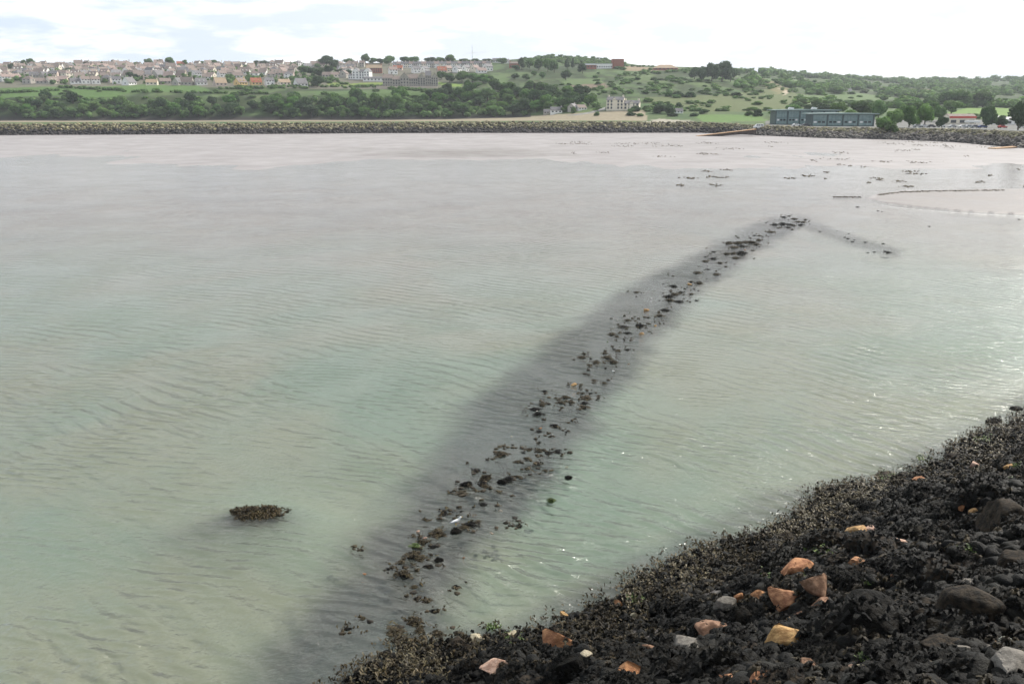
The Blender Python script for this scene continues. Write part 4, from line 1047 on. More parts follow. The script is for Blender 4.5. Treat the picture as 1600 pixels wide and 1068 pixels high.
# blue-green building: two glazed blocks
def glass_block(label, px0, px1, b, Yd, h_, bays, units, rz):
    a0 = at(px0, b, Yd); a1 = at(px1, b, Yd); L = float(a1[0] - a0[0]); z0 = land_z(float((a0[0] + a1[0]) / 2), Yd)
    o = thing('glazed_building', label, 'building', (float(a0[0]), Yd, z0), rz, 'blocks of the blue-green building')
    D = 11
    MB().box(0, L, 0, D, -.6, h_).link('wall', M['teal_dark'], o)
    bw = L / bays
    for k in range(bays):
        for j in range(4):
            x = k * bw + .45 + j * (bw - .9) / 4
            for s in range(2):
                zl = .35 + s * (h_ - .5) / 2
                MB().box(x, x + (bw - .9) / 4 - .12, -.10, .08, zl, zl + (h_ - .5) / 2 - .16).link('panel', M['teal'], o)
        for j in range(3):
            x = k * bw + .9 + j * (bw - 1.6) / 3
            MB().box(x, x + (bw - 1.6) / 4.2, -.14, -.07, h_ * .28, h_ * .28 + .9).link('window', M['wmetal' if (j + k) % 3 == 0 else 'glass'], o)
    for k in range(bays + 1):
        MB().box(k * bw - .3, k * bw + .3, -.35, .3, -.6, h_).link('column', M['teal_dark'], o)
    rf = MB()
    rf.prism([(-2.2, h_), (-2.2, h_ + .45), (L * .5, h_ + .8), (L + 2.2, h_ + .45), (L + 2.2, h_)], -1.6, D + .6, 'y'); r_ = rf.link('roof', M['teal_roof'], o)
    for x in units:
        MB().prism([(x - 1.2, h_ + .85), (x + 1.6, h_ + .85), (x + 2.0, h_ + 1.5), (x - .6, h_ + 1.9)], 3, 5, 'y').link('vent', M['wmetal'], r_)
    MB().box(-.5, L + .5, -.5, D + .5, -.9, -.45).link('plinth', M['stonewall'], o)
    return o
glass_block('taller rear block of the blue-green glazed building with two white roof vents', 1211, 1305, 196, 512, 7.6, 5, (9, 22), 0)
glass_block('lower front block of the blue-green glazed building with four wide bays', 1268, 1364, 199, 486, 6.2, 4, (), 0)

# ------------------------------------------------------------------ vehicles
def car(px, b, Yd, col, label, cat='car', van=False, rz=0.0):
    p = at(px, b, Yd); z = land_z(float(p[0]), Yd) + .02
    if col not in M: M[col] = mat_basic('car_paint_' + col, CARC[col], None, rough=.3, spec=.5)
    o = thing('van' if van else 'car', label, cat, (float(p[0]), Yd, z), rz, 'vehicles parked on the far quay')
    if van:
        prof_ = [(-2.5, .4), (2.5, .4), (2.55, 1.1), (1.7, 1.35), (1.1, 2.25), (-2.3, 2.35), (-2.55, 2.0)]; W = 1.0
        gl = [(-2.0, -.9, 1.45, 2.0), (-.6, .3, 1.45, 2.0), (.5, 1.25, 1.45, 2.0)]
    else:
        prof_ = [(-2.1, .35), (2.1, .35), (2.15, .75), (1.2, .92), (.5, 1.42), (-1.1, 1.45), (-1.9, .98), (-2.15, .9)]; W = .86
        gl = [(-1.15, -.35, .97, 1.33), (-.25, .55, .97, 1.30)]
    MB().prism(prof_, -W, W, 'y').link('body', M[col], o)
    for (x0, x1, z0, z1) in gl:
        for s in (-1, 1): MB().box(x0, x1, s * W - .02, s * W + .02, z0, z1).link('window', M['glass'], o)
    for x in (-1.35, 1.35):
        for s in (-1, 1): MB().tube((x, s * W - .12 * s, .33), (x, s * W + .04 * s, .33), .33, n=12).link('wheel', M['rubber'], o)
    return o
CARC = {'carwhite': (.75, .75, .74), 'carsilver': (.45, .46, .47), 'cardark': (.04, .045, .06), 'carred': (.45, .04, .03), 'carblue': (.04, .08, .25), 'cargrey': (.22, .23, .24)}
car(1185, 199, 470, 'carwhite', 'white van parked at the top of the slipway left of the blue-green building', 'van', True, math.pi)
for x, Yd, c, lab in [(1244, 474, 'carwhite', 'white car in front of the taller blue-green block'), (1259, 472, 'cardark', 'dark car beside the corner of the front blue-green block'),
                      (1433, 462, 'carsilver', 'silver car leftmost of the row in the car park'), (1444, 462, 'carwhite', 'white car second from the left in the car park row'), (1455, 462, 'cardark', 'dark blue car third from the left in the car park row'),
                      (1487, 458, 'carsilver', 'silver car alone in the middle of the car park'), (1503, 455, 'carwhite', 'white car left of the white canopy'), (1514, 454, 'carsilver', 'silver car in front of the white canopy'),
                      (1535, 454, 'carblue', 'blue car under the dark rounded tree'), (1566, 450, 'carred', 'red car in the right of the car park'), (1596, 447, 'carwhite', 'white car cut by the right edge of the picture'), (1470, 462, 'carwhite', 'white car under the small dark tree behind the car park wall'),
                      (1523, 456, 'cargrey', 'grey car right of the white canopy')]:
    car(x, 201, Yd, c, lab, 'car', False, random.choice((0, math.pi)))
# low wall along the car park edge
o = thing('quay_wall', 'low pale wall running along the edge of the car park above the boulders', 'wall', (0, 0, 0))
wp = []
for x in np.linspace(1385, 1700, 30):
    u_ = (x - 800) / F / 1.036; ky_, kz_ = knots(u_); yv = ky_[1] + 5
    wp.append((u_ * yv, yv, land_z(u_ * yv, yv)))
bw = MB(); bc = MB()
for a, b_ in zip(wp[:-1], wp[1:]):
    bw.add([(a[0], a[1], a[2] - .6), (b_[0], b_[1], b_[2] - .6), (b_[0], b_[1], b_[2] + .55), (a[0], a[1], a[2] + .55), (a[0], a[1] + .4, a[2] - .6), (b_[0], b_[1] + .4, b_[2] - .6), (b_[0], b_[1] + .4, b_[2] + .55), (a[0], a[1] + .4, a[2] + .55)],
           [(0, 1, 2, 3), (5, 4, 7, 6)])
    bc.add([(a[0], a[1] - .06, a[2] + .55), (b_[0], b_[1] - .06, b_[2] + .55), (b_[0], b_[1] - .06, b_[2] + .7), (a[0], a[1] - .06, a[2] + .7), (a[0], a[1] + .46, a[2] + .55), (b_[0], b_[1] + .46, b_[2] + .55), (b_[0], b_[1] + .46, b_[2] + .7), (a[0], a[1] + .46, a[2] + .7)],
           [(0, 1, 2, 3), (3, 2, 6, 7), (5, 4, 7, 6)])
bw.link('wall', M['greywall'], o); bc.link('coping', M['white'], o)
# red-fascia shop, canopies, white sheds
def canopy(label, px, b, Yd, w_, d_, h_, fas, rz=0, cat='canopy'):
    p = at(px, b, Yd); z = land_z(float(p[0]), Yd); o = thing('canopy', label, cat, (float(p[0]), Yd, z), rz)
    MB().box(-w_ / 2, w_ / 2, -d_ / 2, d_ / 2, h_, h_ + .8).link('fascia', M[fas], o); MB().box(-w_ / 2 + .2, w_ / 2 - .2, -d_ / 2 + .2, d_ / 2 - .2, h_ + .8, h_ + 1.0).link('roof', M['wmetal'], o)
    for x in (-w_ / 2 + .8, w_ / 2 - .8):
        for y in (-d_ / 2 + .6, d_ / 2 - .6): MB().box(x - .15, x + .15, y - .15, y + .15, 0, h_).link('post', M['wmetal'], o)
    return o
def shed(name, label, cat, px, b, Yd, w_, d_, h_, hr, wl, rf, fas=None):
    p = at(px, b, Yd); z = land_z(float(p[0]), Yd); o = thing(name, label, cat, (float(p[0]), Yd, z))
    MB().box(-w_ / 2, w_ / 2, 0, d_, -.5, h_).prism([(0, h_), (d_, h_), (d_ / 2, h_ + hr)], -w_ / 2, w_ / 2, 'x').link('wall', M[wl], o)
    b2 = MB(); sl = hr / (d_ / 2)
    for s, yb in ((-1, 0), (1, d_)): b2.prism([(yb + s * .3, h_ - sl * .3 + .04), (yb + s * .3, h_ - sl * .3 + .25), (d_ / 2, h_ + hr + .29), (d_ / 2, h_ + hr + .04)], -w_ / 2 - .2, w_ / 2 + .2, 'x')
    b2.link('roof', M[rf], o)
    if fas: MB().box(-w_ / 2, w_ / 2, -.35, -.05, h_ - .5, h_ + .5).link('fascia', M[fas], o)
    for k in range(3):
        x = -w_ / 2 + (k + .5) * w_ / 3; MB().box(x - w_ * .1, x + w_ * .1, -.08, .05, .5, min(2.1, h_ - .7)).link('window', M['glass'], o)
    return o
shed('shop', 'low shop with a red fascia behind the parked cars', 'shop', 1503, 196, 510, 15, 8, 3.6, 1.5, 'cream', 'roof_taupe', 'redfascia')
canopy('flat white canopy on posts in front of the red-fascia shop', 1518, 201, 478, 6.5, 4, 2.4, 'wmetal')
shed('shed', 'white shed between the dark trees at the right of the car park', 'shed', 1556, 199, 505, 5, 6, 3.0, 1.2, 'white', 'gmetal')
shed('shed', 'white shed behind the tall dark tree at the right edge', 'shed', 1588, 201, 500, 14, 6, 2.6, 1.2, 'white', 'gmetal')
p = at(1445, 200, 472)
o = thing('lamp_post', 'slim grey lamp post standing in the car park before the trees', 'lamp post', (float(p[0]), 472, land_z(float(p[0]), 472)))
MB().tube((0, 0, 0), (0, 0, 7), .11, .07).link('post', M['gmetal'], o); MB().box(-1.1, 1.1, -.18, .18, 7, 7.2).link('lamp_head', M['wmetal'], o)
p, t = hit(738, 99, 800)
o = thing('mast', 'thin radio mast rising above the town skyline', 'mast', p)
MB().tube((0, 0, -2), (0, 0, 24), .32, .14, 6).link('pole', M['gmetal'], o)
for z in (9, 16, 21): MB().box(-.7, .7, -.08, .08, z, z + .25).link('crossbar', M['gmetal'], o)

# slipways
def slip(label, a, b_, wid):
    A, _ = ground(*a, .0); p0 = Vector((A[0], A[1], .12)); 
    B = at(b_[0], b_[1], b_[2]); p1 = Vector(B.tolist())
    o = thing('slipway', label, 'slipway', p0)
    d = p1 - p0; n = Vector((-d.y, d.x, 0)).normalized() * wid
    def slab(lo, hi, off):
        q0 = -n * off; q1 = n * (1 + off)
        return [q0 + Vector((0, 0, lo)), d + q0 + Vector((0, 0, lo)), d + q1 + Vector((0, 0, lo)), q1 + Vector((0, 0, lo)), q0 + Vector((0, 0, hi)), d + q0 + Vector((0, 0, hi)), d + q1 + Vector((0, 0, hi)), q1 + Vector((0, 0, hi))]
    fs = [(0, 3, 2, 1), (4, 5, 6, 7), (0, 1, 5, 4), (1, 2, 6, 5), (2, 3, 7, 6), (3, 0, 4, 7)]
    v = slab(-1.9, .0, 0)
    v[0].z = -.6; v[3].z = -.6
    MB().add(v, fs).link('side_wall', M['darkside'], o); MB().add(slab(.0, .28, .03), fs).link('deck', M['timber'], o)
slip('long brown slipway running down onto the mud left of the blue-green building', (1090, 213.5), (1182, 202.5, 452), 4.0)
slip('brown slipway at the right edge of the far shore', (1556, 233.5), (1640, 226, 352), 3.0)

# ------------------------------------------------------------------ stone line and painted water sheen by the sand bar, weed flakes on the flat
def flakes(name, label, cat, pts, sizes, mat, seed):
    o = scatter_rocks(name, mat, pts, sizes, seed, flat=.45); tag(o, label, cat); return o
pts = []; sz = []
for k in range(520):
    if k < 440: x = r2.uniform(1372, 1568); b = lerp_poly([(1372, 305.5), (1385, 303.5), (1410, 300.5), (1470, 299), (1568, 297.8)], x)
    else: x = r2.uniform(1302, 1345); b = 308 + r2.uniform(-.5, .5)
    P, t = ground(x, b + r2.uniform(-.9, .7)); pts.append((P[0], P[1], .03)); sz.append(r2.uniform(.12, .38) if k < 440 else r2.uniform(.06, .2))
flakes('stone_line', 'line of dark weedy stones along the far edge of the sand bar', 'stones', np.array(pts), np.array(sz), M['weed_b'], 31)
pts = []; sz = []
for cl in range(75):
    x = r2.uniform(880, 1620); b = 214 + 78 * r2.random() ** 1.3
    if b < 222 + max(0, (x - 1500) * .12): b += 8
    if b > 245 and x < 1050: continue
    L = r2.uniform(4, 34) * (1 if b < 262 else .6); n_ = int(4 + L * 1.1)
    for k in range(n_):
        f = r2.gauss(0, .4); P, t = ground(x + f * L, b + r2.gauss(0, .7) + f * r2.uniform(-.5, 1.5)); pts.append((P[0], P[1], max(0, float(seabed_z(np.array(P[0]), np.array(P[1])))) + .02)); sz.append(r2.uniform(.08, .34))
flakes('stranded_weed', 'patches of dark weed and stones stranded on the upper mud flat', 'seaweed', np.array(pts), np.array(sz), M['weed_t'], 33)
cl = [(1358, 313), (1375, 320.5), (1405, 325), (1440, 328.5), (1480, 332), (1530, 335), (1600, 338.5), (1680, 341)]  # pale strip painted in for the bright water sheen below the bar
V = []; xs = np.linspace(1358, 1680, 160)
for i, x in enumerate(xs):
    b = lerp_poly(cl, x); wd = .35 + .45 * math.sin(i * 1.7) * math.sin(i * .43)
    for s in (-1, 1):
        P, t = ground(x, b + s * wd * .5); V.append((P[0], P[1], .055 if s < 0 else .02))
me = mesh_np('painted_sheen', np.array(V), [np.array([(2 * i, 2 * i + 1, 2 * i + 3, 2 * i + 2) for i in range(len(xs) - 1)])])
tag(link('painted_sheen', me, M['painted_sheen']), 'thin white line of painted water sheen along the near edge of the sand bar', 'painted_sheen', kind='stuff')

# ------------------------------------------------------------------ seaweed fronds
def fronds(P, N, n, length, width, seed, droop=.6):
    """n drooping strips rooted on points P with normals N"""
    r = np.random.default_rng(seed); k = r.integers(0, len(P), n)
    p = P[k]; nn = N[k] + r.normal(0, .55, (n, 3)); nn[:, 2] = np.abs(nn[:, 2]) * .6 + .1
    nn /= np.linalg.norm(nn, axis=1, keepdims=True)
    side = np.cross(nn, np.array((0, 0, 1.0)) + r.normal(0, .3, (n, 3))); side /= np.linalg.norm(side, axis=1, keepdims=True) + 1e-9
    L = length * r.uniform(.5, 1.4, (n, 1)); W = width * r.uniform(.6, 1.4, (n, 1))
    p1 = p + nn * L * .5; d2 = nn * .5 + np.array((0, 0, -droop)) + r.normal(0, .25, (n, 3)); p2 = p1 + d2 * L * .6
    V = np.stack([p - side * W * .4, p + side * W * .4, p1 + side * W, p1 - side * W, p2 + side * W * .5, p2 - side * W * .5], 1).reshape(-1, 3)
    b = (np.arange(n) * 6)[:, None]
    return V, np.concatenate([b + np.array([[0, 1, 2, 3]]), b + np.array([[3, 2, 4, 5]])])

# weedy stone prototypes (unit size): stone mesh and seaweed mesh
WEEDY = []
for k in range(9):
    V, T = rock_verts(500 + k, 3, 7, .5, .30, .36)
    V = V * np.array((1, .85, .62)); nr = V / np.linalg.norm(V, axis=1, keepdims=True)
    up = nr[:, 2] > -.25
    FV, FQ = fronds(V[up], nr[up], 480, .24, .065, k, 1.0)
    rq = np.random.default_rng(k + 40); n_ = 300; a_ = rq.uniform(0, 6.283, n_); rad = np.sqrt(rq.random(n_)) * (.72 + .38 * np.sin(a_ * 2 + k) + .34 * np.sin(a_ * 3 + 2 * k) + .2 * np.sin(a_ * 7 + k))
    RP = np.stack([rad * np.cos(a_), rad * np.sin(a_), .34 * np.clip(1 - rad ** 2, 0, 1) + .10], -1)
    RN_ = np.stack([np.cos(a_) * .8, np.sin(a_) * .8, np.full(n_, .35)], -1)
    GV, GQ = fronds(RP, RN_, 300, .42, .065, k + 60, .5)
    GV[:, 2] = np.maximum(GV[:, 2], .10 + .03 * np.sin(GV[:, 0] * 9))
    WEEDY.append((V, T, FV, FQ, GV, GQ))
def weedy_mesh(k, mat, spread=False):
    key = ('weedy', k, mat, spread)
    if key not in _mc:
        V, T = WEEDY[k][:2]; m_ = mesh_np('stone', V * (.7 if spread else 1), [T], False); m_.materials.append(M[mat]); _mc[key] = m_
    return _mc[key]
def weed_mesh(k, mat, spread=False):
    key = ('weed', k, mat, spread)
    if key not in _mc:
        V, Q = WEEDY[k][4:] if spread else WEEDY[k][2:4]; m_ = mesh_np('seaweed', V, [Q], False); m_.materials.append(M[mat]); _mc[key] = m_
    return _mc[key]
NC = [0]
def weedy_stone(name, p, w_, label, group, mat='boulder', wmat='weed', zs=1.0, cat='seaweed-covered stone', d_=None, spread=False):
    k = NC[0] % 9; NC[0] += 1
    o = link(name, weedy_mesh(k, mat, spread), None, None, p, random.uniform(-.6, .6), (w_ / 2, (d_ or w_ * .9) / 2, w_ / 2 * zs))
    tag(o, label, cat, group); link('seaweed', weed_mesh(k, wmat, spread), None, o)['kind'] = 'stuff'
    return o
ROCKN = [0]
_rp = {}
def broken_stone(name, p, size, mat, label, cat='stone', rot=(0, 0, 0), group=None, planes=14, keep=.32, sub=3):
    ROCKN[0] += 1
    V, T = rock_verts(900 + ROCKN[0], sub, planes, keep, .06 if name == 'boulder' else .024, .12 if name == 'boulder' else 0)
    me_ = mesh_np(name, V, [T], False)
    o = link(name, me_, M[mat], None, p, 0, (size[0] / 2, size[1] / 2, size[2] / 2)); o.rotation_euler = rot
    return tag(o, label, cat, group)

# ------------------------------------------------------------------ the sunken row of stones
Z6 = (800, 320, 500 / 1571.); Z7 = (480, 560, 520 / 1587.); Z8 = (300, 720, 520 / 1596.)
ROW6 = [(1335, 58, 24), (1360, 52, 18), (1385, 66, 26), (1405, 80, 24), (1430, 82, 26), (1440, 70, 16), (1418, 96, 24), (1365, 94, 34), (1330, 92, 34), (1290, 95, 34), (1310, 110, 20), (1355, 108, 22), (1385, 100, 18), (1375, 118, 16), (1270, 130, 34), (1247, 85, 8),
        (1190, 147, 14), (1215, 148, 20), (1230, 155, 14), (1212, 170, 24), (1170, 160, 12), (1110, 158, 10), (1065, 185, 36), (1110, 185, 40), (1150, 180, 36), (1175, 182, 36), (1200, 192, 26), (1130, 200, 36), (1090, 205, 40), (1180, 220, 20), (1055, 238, 28), (1085, 236, 26),
        (1125, 236, 46), (1100, 257, 34), (990, 227, 20), (950, 252, 14), (990, 262, 34), (950, 273, 34), (1020, 282, 22), (1050, 300, 14), (910, 330, 34), (962, 313, 18), (1005, 338, 34), (790, 346, 14), (880, 375, 18), (920, 381, 30), (908, 393, 9), (893, 408, 11), (793, 397, 30),
        (832, 402, 8), (755, 398, 8), (830, 427, 22), (800, 436, 36), (770, 448, 38), (842, 437, 15), (880, 435, 22), (820, 472, 32), (775, 466, 34), (862, 466, 9), (905, 466, 16), (612, 425, 26), (750, 514, 38), (725, 540, 34), (668, 550, 16), (620, 553, 14), (742, 564, 10),
        (568, 563, 26), (630, 577, 11), (672, 580, 18), (630, 592, 40), (545, 595, 38), (568, 626, 34), (675, 618, 16), (490, 632, 32), (515, 643, 18), (548, 656, 10), (585, 650, 11), (520, 710, 26), (568, 708, 22), (500, 705, 15), (355, 728, 18), (345, 745, 40), (455, 725, 26),
        (467, 747, 40), (495, 768, 40), (412, 770, 36), (378, 782, 24), (460, 797, 13), (355, 825, 16), (402, 857, 22), (335, 885, 15), (452, 872, 26), (160, 912, 24), (345, 922, 18), (385, 922, 18), (365, 945, 46), (425, 935, 18), (355, 970, 28), (355, 992, 36), (215, 945, 18),
        (262, 942, 36), (240, 968, 36), (290, 965, 28), (245, 992, 18), (180, 975, 15), (150, 978, 32), (115, 1000, 40), (130, 1025, 40), (100, 1000, 24)]
ROW7 = [(1105, 345, 26), (1180, 318, 32), (1245, 302, 16), (1175, 368, 11), (1105, 397, 18), (1235, 348, 10), (925, 455, 46), (885, 475, 18), (940, 428, 10), (995, 422, 14), (1055, 430, 28), (1030, 445, 18), (1105, 436, 32), (1150, 445, 36), (1195, 440, 34), (1000, 489, 28),
        (1045, 482, 10), (1093, 490, 15), (1050, 521, 26), (1135, 530, 20), (805, 530, 36), (835, 594, 38), (850, 607, 34), (965, 572, 46), (1000, 560, 26), (735, 638, 40), (685, 635, 18), (800, 622, 18), (918, 636, 15), (838, 692, 36), (650, 735, 36), (680, 735, 18), (735, 725, 15),
        (745, 802, 40), (780, 790, 46), (815, 775, 34), (625, 760, 9), (563, 767, 13), (1008, 795, 30), (952, 803, 15), (620, 830, 70), (555, 872, 46), (600, 895, 28), (510, 940, 74), (540, 955, 38), (445, 968, 30), (580, 988, 36), (385, 1000, 15), (245, 910, 15), (505, 845, 13)]
ROW8 = [(1080, 655, 30), (1130, 668, 28), (1265, 600, 26), (1155, 715, 28), (820, 750, 22), (740, 803, 24), (1065, 765, 70), (1090, 805, 46), (970, 812, 76), (1000, 850, 74), (1175, 822, 46), (1040, 890, 80), (760, 800, 12), (1065, 600, 30), (1120, 850, 16), (1115, 870, 14), (1290, 822, 10)]
g = 'weedy stones of the sunken row'
def in_row(z, lst, skip=()):
    for (zx, zy, zw) in lst:
        px_ = z[0] + zx * z[2]; py_ = z[1] + zy * z[2]; w_px = zw * z[2]
        P, t = ground(px_, py_ + 1.0); w_ = max(.18, w_px * t / F * 1.3)
        seg = 'at its far end' if py_ < 365 else 'along its far half' if py_ < 520 else 'along its near half' if py_ < 760 else 'at its near end by the shore'
        br_ = random.random() < .55
        sz_ = 'small' if w_ < .55 else 'larger'
        o = weedy_stone('weedy_stone', (P[0], P[1], -.06 * w_), w_, None, g, 'boulder', 'weed_b' if br_ else 'weed', random.uniform(.5, .85), d_=w_ * random.uniform(.75, 1.2), spread=True)
        relabel(o, f"{sz_} {'brown' if br_ else 'dark'} weedy stone", px_, py_, 'row')
in_row(Z6, ROW6); in_row(Z7, ROW7); in_row(Z8, ROW8)
fp = []; fs_ = []
for z_, lst in ((Z6, ROW6), (Z7, ROW7), (Z8, ROW8)):
    for (zx, zy, zw) in lst:
        for k in range(3 if z_ is Z6 else 4):
            px_ = z_[0] + zx * z_[2] + r2.gauss(0, 4 + zw * z_[2] * .6); py_ = z_[1] + zy * z_[2] + r2.gauss(0, 2 + zw * z_[2] * .3)
            P, t = ground(px_, py_); fp.append((P[0], P[1], .01)); fs_.append(r2.uniform(.03, .13))
fo = scatter_rocks('seaweed_fragments', M['weed_k'], np.array(fp), np.array(fs_), 57, 2, None, .45, .3, .3); tag(fo, 'small scraps of brown weed and pebbles showing between the stones of the row', 'seaweed')
fq = np.repeat(np.array(fp)[::2], 4, 0) + np.random.default_rng(58).normal(0, .09, (len(fp[::2]) * 4, 3)) * (1, 1, 0) + (0, 0, .03)
FV, FQ = fronds(fq, np.tile((.3, -.2, .5), (len(fq), 1)), 1500, .18, .03, 59, .6); FV[:, 2] = np.maximum(FV[:, 2], .012); fo = link('floating_weed', mesh_np('floating_weed', FV, [FQ]), M['weed_b']); tag(fo, 'loose brown weed floating along the stone row', 'seaweed', kind='stuff')
# the side branch at the far end
for x, y, w_ in [(1320, 370, 5), (1325, 372, 6), (1332, 377, 7), (1335, 374, 4), (1352, 378, 7), (1380, 380, 6), (1356, 394, 5), (1366, 393, 6), (1388, 394, 11), (1383, 392, 7), (1281, 361, 5), (1308, 360, 3), (1340, 323, 6), (1372, 329, 5), (1378, 330, 4), (1452, 353, 5), (1592, 342, 5), (1326, 364, 4)]:
    P, t = ground(x, y + .6); relabel(weedy_stone('weedy_stone', (P[0], P[1], -.03), w_ * t / F, None, g, zs=.6, spread=True), 'small dark branch stone' if y > 355 and x < 1400 else 'lone dark stone in the shallows', x, y, 'row')
# singled-out weedy rocks
for z, zx, zy, zw, wm, lab in [(Z7, 850, 562, 58, 'weed_b', 'olive-brown weedy rock between the two round black rocks of the row'), (Z7, 762, 590, 54, 'weed', 'round black rock leftmost of the three big ones in mid row'),
                               (Z7, 928, 582, 44, 'weed', 'smooth black rock rightmost of the three big ones in mid row'), (Z7, 1248, 562, 36, 'weed', 'black rock alone in the pale water right of the row'),
                               (Z7, 1165, 670, 42, 'weed_g', 'dark greenish rock alone on the right below the lone black rock'), (Z7, 515, 887, 52, 'weed_g', 'green weedy rock in the big clump below the gull'),
                               (Z7, 460, 1020, 80, 'weed_b', 'wide olive weed clump lowest in the near part of the row'), (Z7, 627, 952, 44, 'weed', 'black weedy rock right of the big clump below the gull'), (Z7, 708, 815, 52, 'weed', 'black rock the white gull stands on')]:
    P, t = ground(z[0] + zx * z[2], z[1] + (zy + zw * .2) * z[2]); w_ = zw * z[2] * t / F
    weedy_stone('weedy_rock', (P[0], P[1], .02 * w_), w_, lab, None, 'boulder', wm, .95, 'rock', spread='black' not in lab)
# bare stones in the row
for z, zx, zy, zw, mt, lab in [(Z6, 872, 384, 26, 'st_yellow', 'yellowish stone in the far half of the sunken row'), (Z6, 660, 510, 34, 'st_yellow', 'flat pale yellow stone in the middle of the sunken row'), (Z6, 638, 622, 34, 'st_yellow', 'bright orange-yellow stone in the middle of the sunken row'),
                               (Z6, 703, 590, 15, 'st_yellow', 'tiny yellowish stone right of the orange-yellow one'), (Z6, 300, 876, 34, 'st_yellow', 'yellow-topped weedy stone beside the scattered near clumps'), (Z6, 685, 457, 13, 'wmetal', 'small white stone left of the row in its far half'),
                               (Z6, 497, 813, 14, 'wmetal', 'small bright white stone at the right edge of the row'), (Z6, 468, 668, 11, 'weed_g', 'tiny green stone at the left edge of the row'), (Z7, 1110, 328, 22, 'st_orange', 'small orange stone in the near half of the row'),
                               (Z7, 1240, 506, 22, 'st_pale', 'pale yellowish stone just under water right of the row'), (Z7, 922, 710, 26, 'st_pink', 'pale pink stone just under water above the gull'), (Z7, 880, 820, 20, 'st_pink', 'pale pinkish stone under water right of the gull'),
                               (Z7, 560, 848, 26, 'st_pink', 'pink-topped stone above the green weedy rock'), (Z7, 527, 817, 22, 'st_pink', 'pale stone left of the pink-topped stone'), (Z7, 745, 945, 13, 'st_orange', 'tiny tan stone in open water below the gull'),
                               (Z7, 275, 1020, 22, 'st_orange', 'small orange-tan stone alone in the dark water on the left'), (Z7, 705, 758, 20, 'weed_g', 'bright green weedy stone just above the gull'), (Z7, 716, 772, 15, 'st_orange', 'small orange stone touching the gull'),
                               (Z7, 1058, 519, 12, 'wmetal', 'small white stone right of the three big rocks'), (Z7, 975, 367, 11, 'st_pale', 'tiny pale stone left in the near half of the row'), (Z8, 965, 912, 44, 'st_grey', 'grey stone with pale top standing at the left end of the shore weed'),
                               (Z6, 1145, 217, 16, 'st_pink', 'small pinkish stone near the far end of the row'), (Z6, 572, 772, 16, 'st_pink', 'pale stone under water at the right edge of the row')]:
    P, t = ground(z[0] + zx * z[2], z[1] + (zy + zw * .25) * z[2]); w_ = zw * z[2] * t / F
    broken_stone('stone', (P[0], P[1], .0 if 'under' not in lab else -.12 * w_ - .05), (w_, w_ * .8, w_ * .62), mt, lab, rot=(0, 0, random.uniform(-.5, .5)), sub=2)
# lone weed islet on the left
P, t = ground(398, 801)
o = thing('weed_islet', 'low islet of brown seaweed alone in the open water on the left', 'seaweed', (P[0], P[1], 0))
r = np.random.default_rng(77); n = 110
qa = r.uniform(0, 6.283, n); qr = np.sqrt(r.random(n)); q = np.stack([(.88 + .2 * np.sin(3 * qa)) * qr * np.cos(qa), .55 * (1 + .3 * np.sin(2 * qa + 1)) * 1.2 * qr * np.sin(qa), .075 - .16 * qr ** 2], -1)
q[:14, 0] += r.uniform(.5, 1.0, 14); q[:14, 1] *= .5; q[:14, 2] = -.03
big_ = r.uniform(.05, .17, n)
so = scatter_rocks('stones', M['weed_b'], q, big_, 55, 2, o, .6)
qs = np.repeat(q, 30, 0) + r.normal(0, .10, (n * 30, 3)) * (1, 1, .3) + (0, 0, .03)
FV, FQ = fronds(qs, np.tile((0, 0, 1.0), (len(qs), 1)), 2400, .16, .03, 91, 1.0); FV[:, 2] = np.maximum(FV[:, 2], .008); fo = link('seaweed', mesh_np('seaweed', FV, [FQ]), M['weed_b'], o); fo['kind'] = 'stuff'

# gull
def gull(p, rz, label, s=1.0):
    o = thing('gull', label, 'gull', p, rz, None, (s, s, s))
    sp = [(-.24, .150, .012, .010), (-.17, .165, .040, .028), (-.06, .175, .072, .062), (.05, .19, .078, .072), (.12, .215, .058, .058), (.165, .26, .040, .042), (.19, .305, .042, .042), (.215, .325, .036, .034), (.24, .322, .012, .012)]
    n = 12; V = []
    for x, z, ry, rz_ in sp:
        for k in range(n): a = 2 * math.pi * k / n; V.append((x - .3 * rz_ * math.sin(a) * (1 if x > .1 else .2), ry * math.cos(a), z + rz_ * math.sin(a)))
    Fq = [(i * n + k, i * n + (k + 1) % n, (i + 1) * n + (k + 1) % n, (i + 1) * n + k) for i in range(len(sp) - 1) for k in range(n)]
    b = MB(); b.add(V, Fq + [tuple(range(n))[::-1], tuple(range((len(sp) - 1) * n, len(sp) * n))]); b.link('body', M['gull_white'], o, True)
    for s_ in (-1, 1):
        b = MB(); b.add([(.09, s_ * .070, .215), (-.02, s_ * .086, .225), (-.16, s_ * .060, .200), (-.31, s_ * .022, .175), (-.15, s_ * .075, .160), (.0, s_ * .088, .155), (.0, s_ * .095, .19), (-.14, s_ * .080, .18)],
                        [(0, 1, 6), (1, 2, 7, 6), (2, 3, 7), (3, 4, 7), (4, 5, 6, 7), (5, 0, 6)]); b.link('wing', M['gull_grey'], o)
        MB().tube((.01, s_ * .03, 0), (.0, s_ * .032, .13), .006, .008, 6).link('leg', M['gull_beak'], o)
    MB().tube((.245, 0, .322), (.30, 0, .312), .011, .003, 6).link('beak', M['gull_beak'], o)
P, t = ground(712, 820, .28)
gull((P[0], P[1] + .05, .24), R(25), 'white gull standing on a black rock near the near end of the stone row', 1.05)

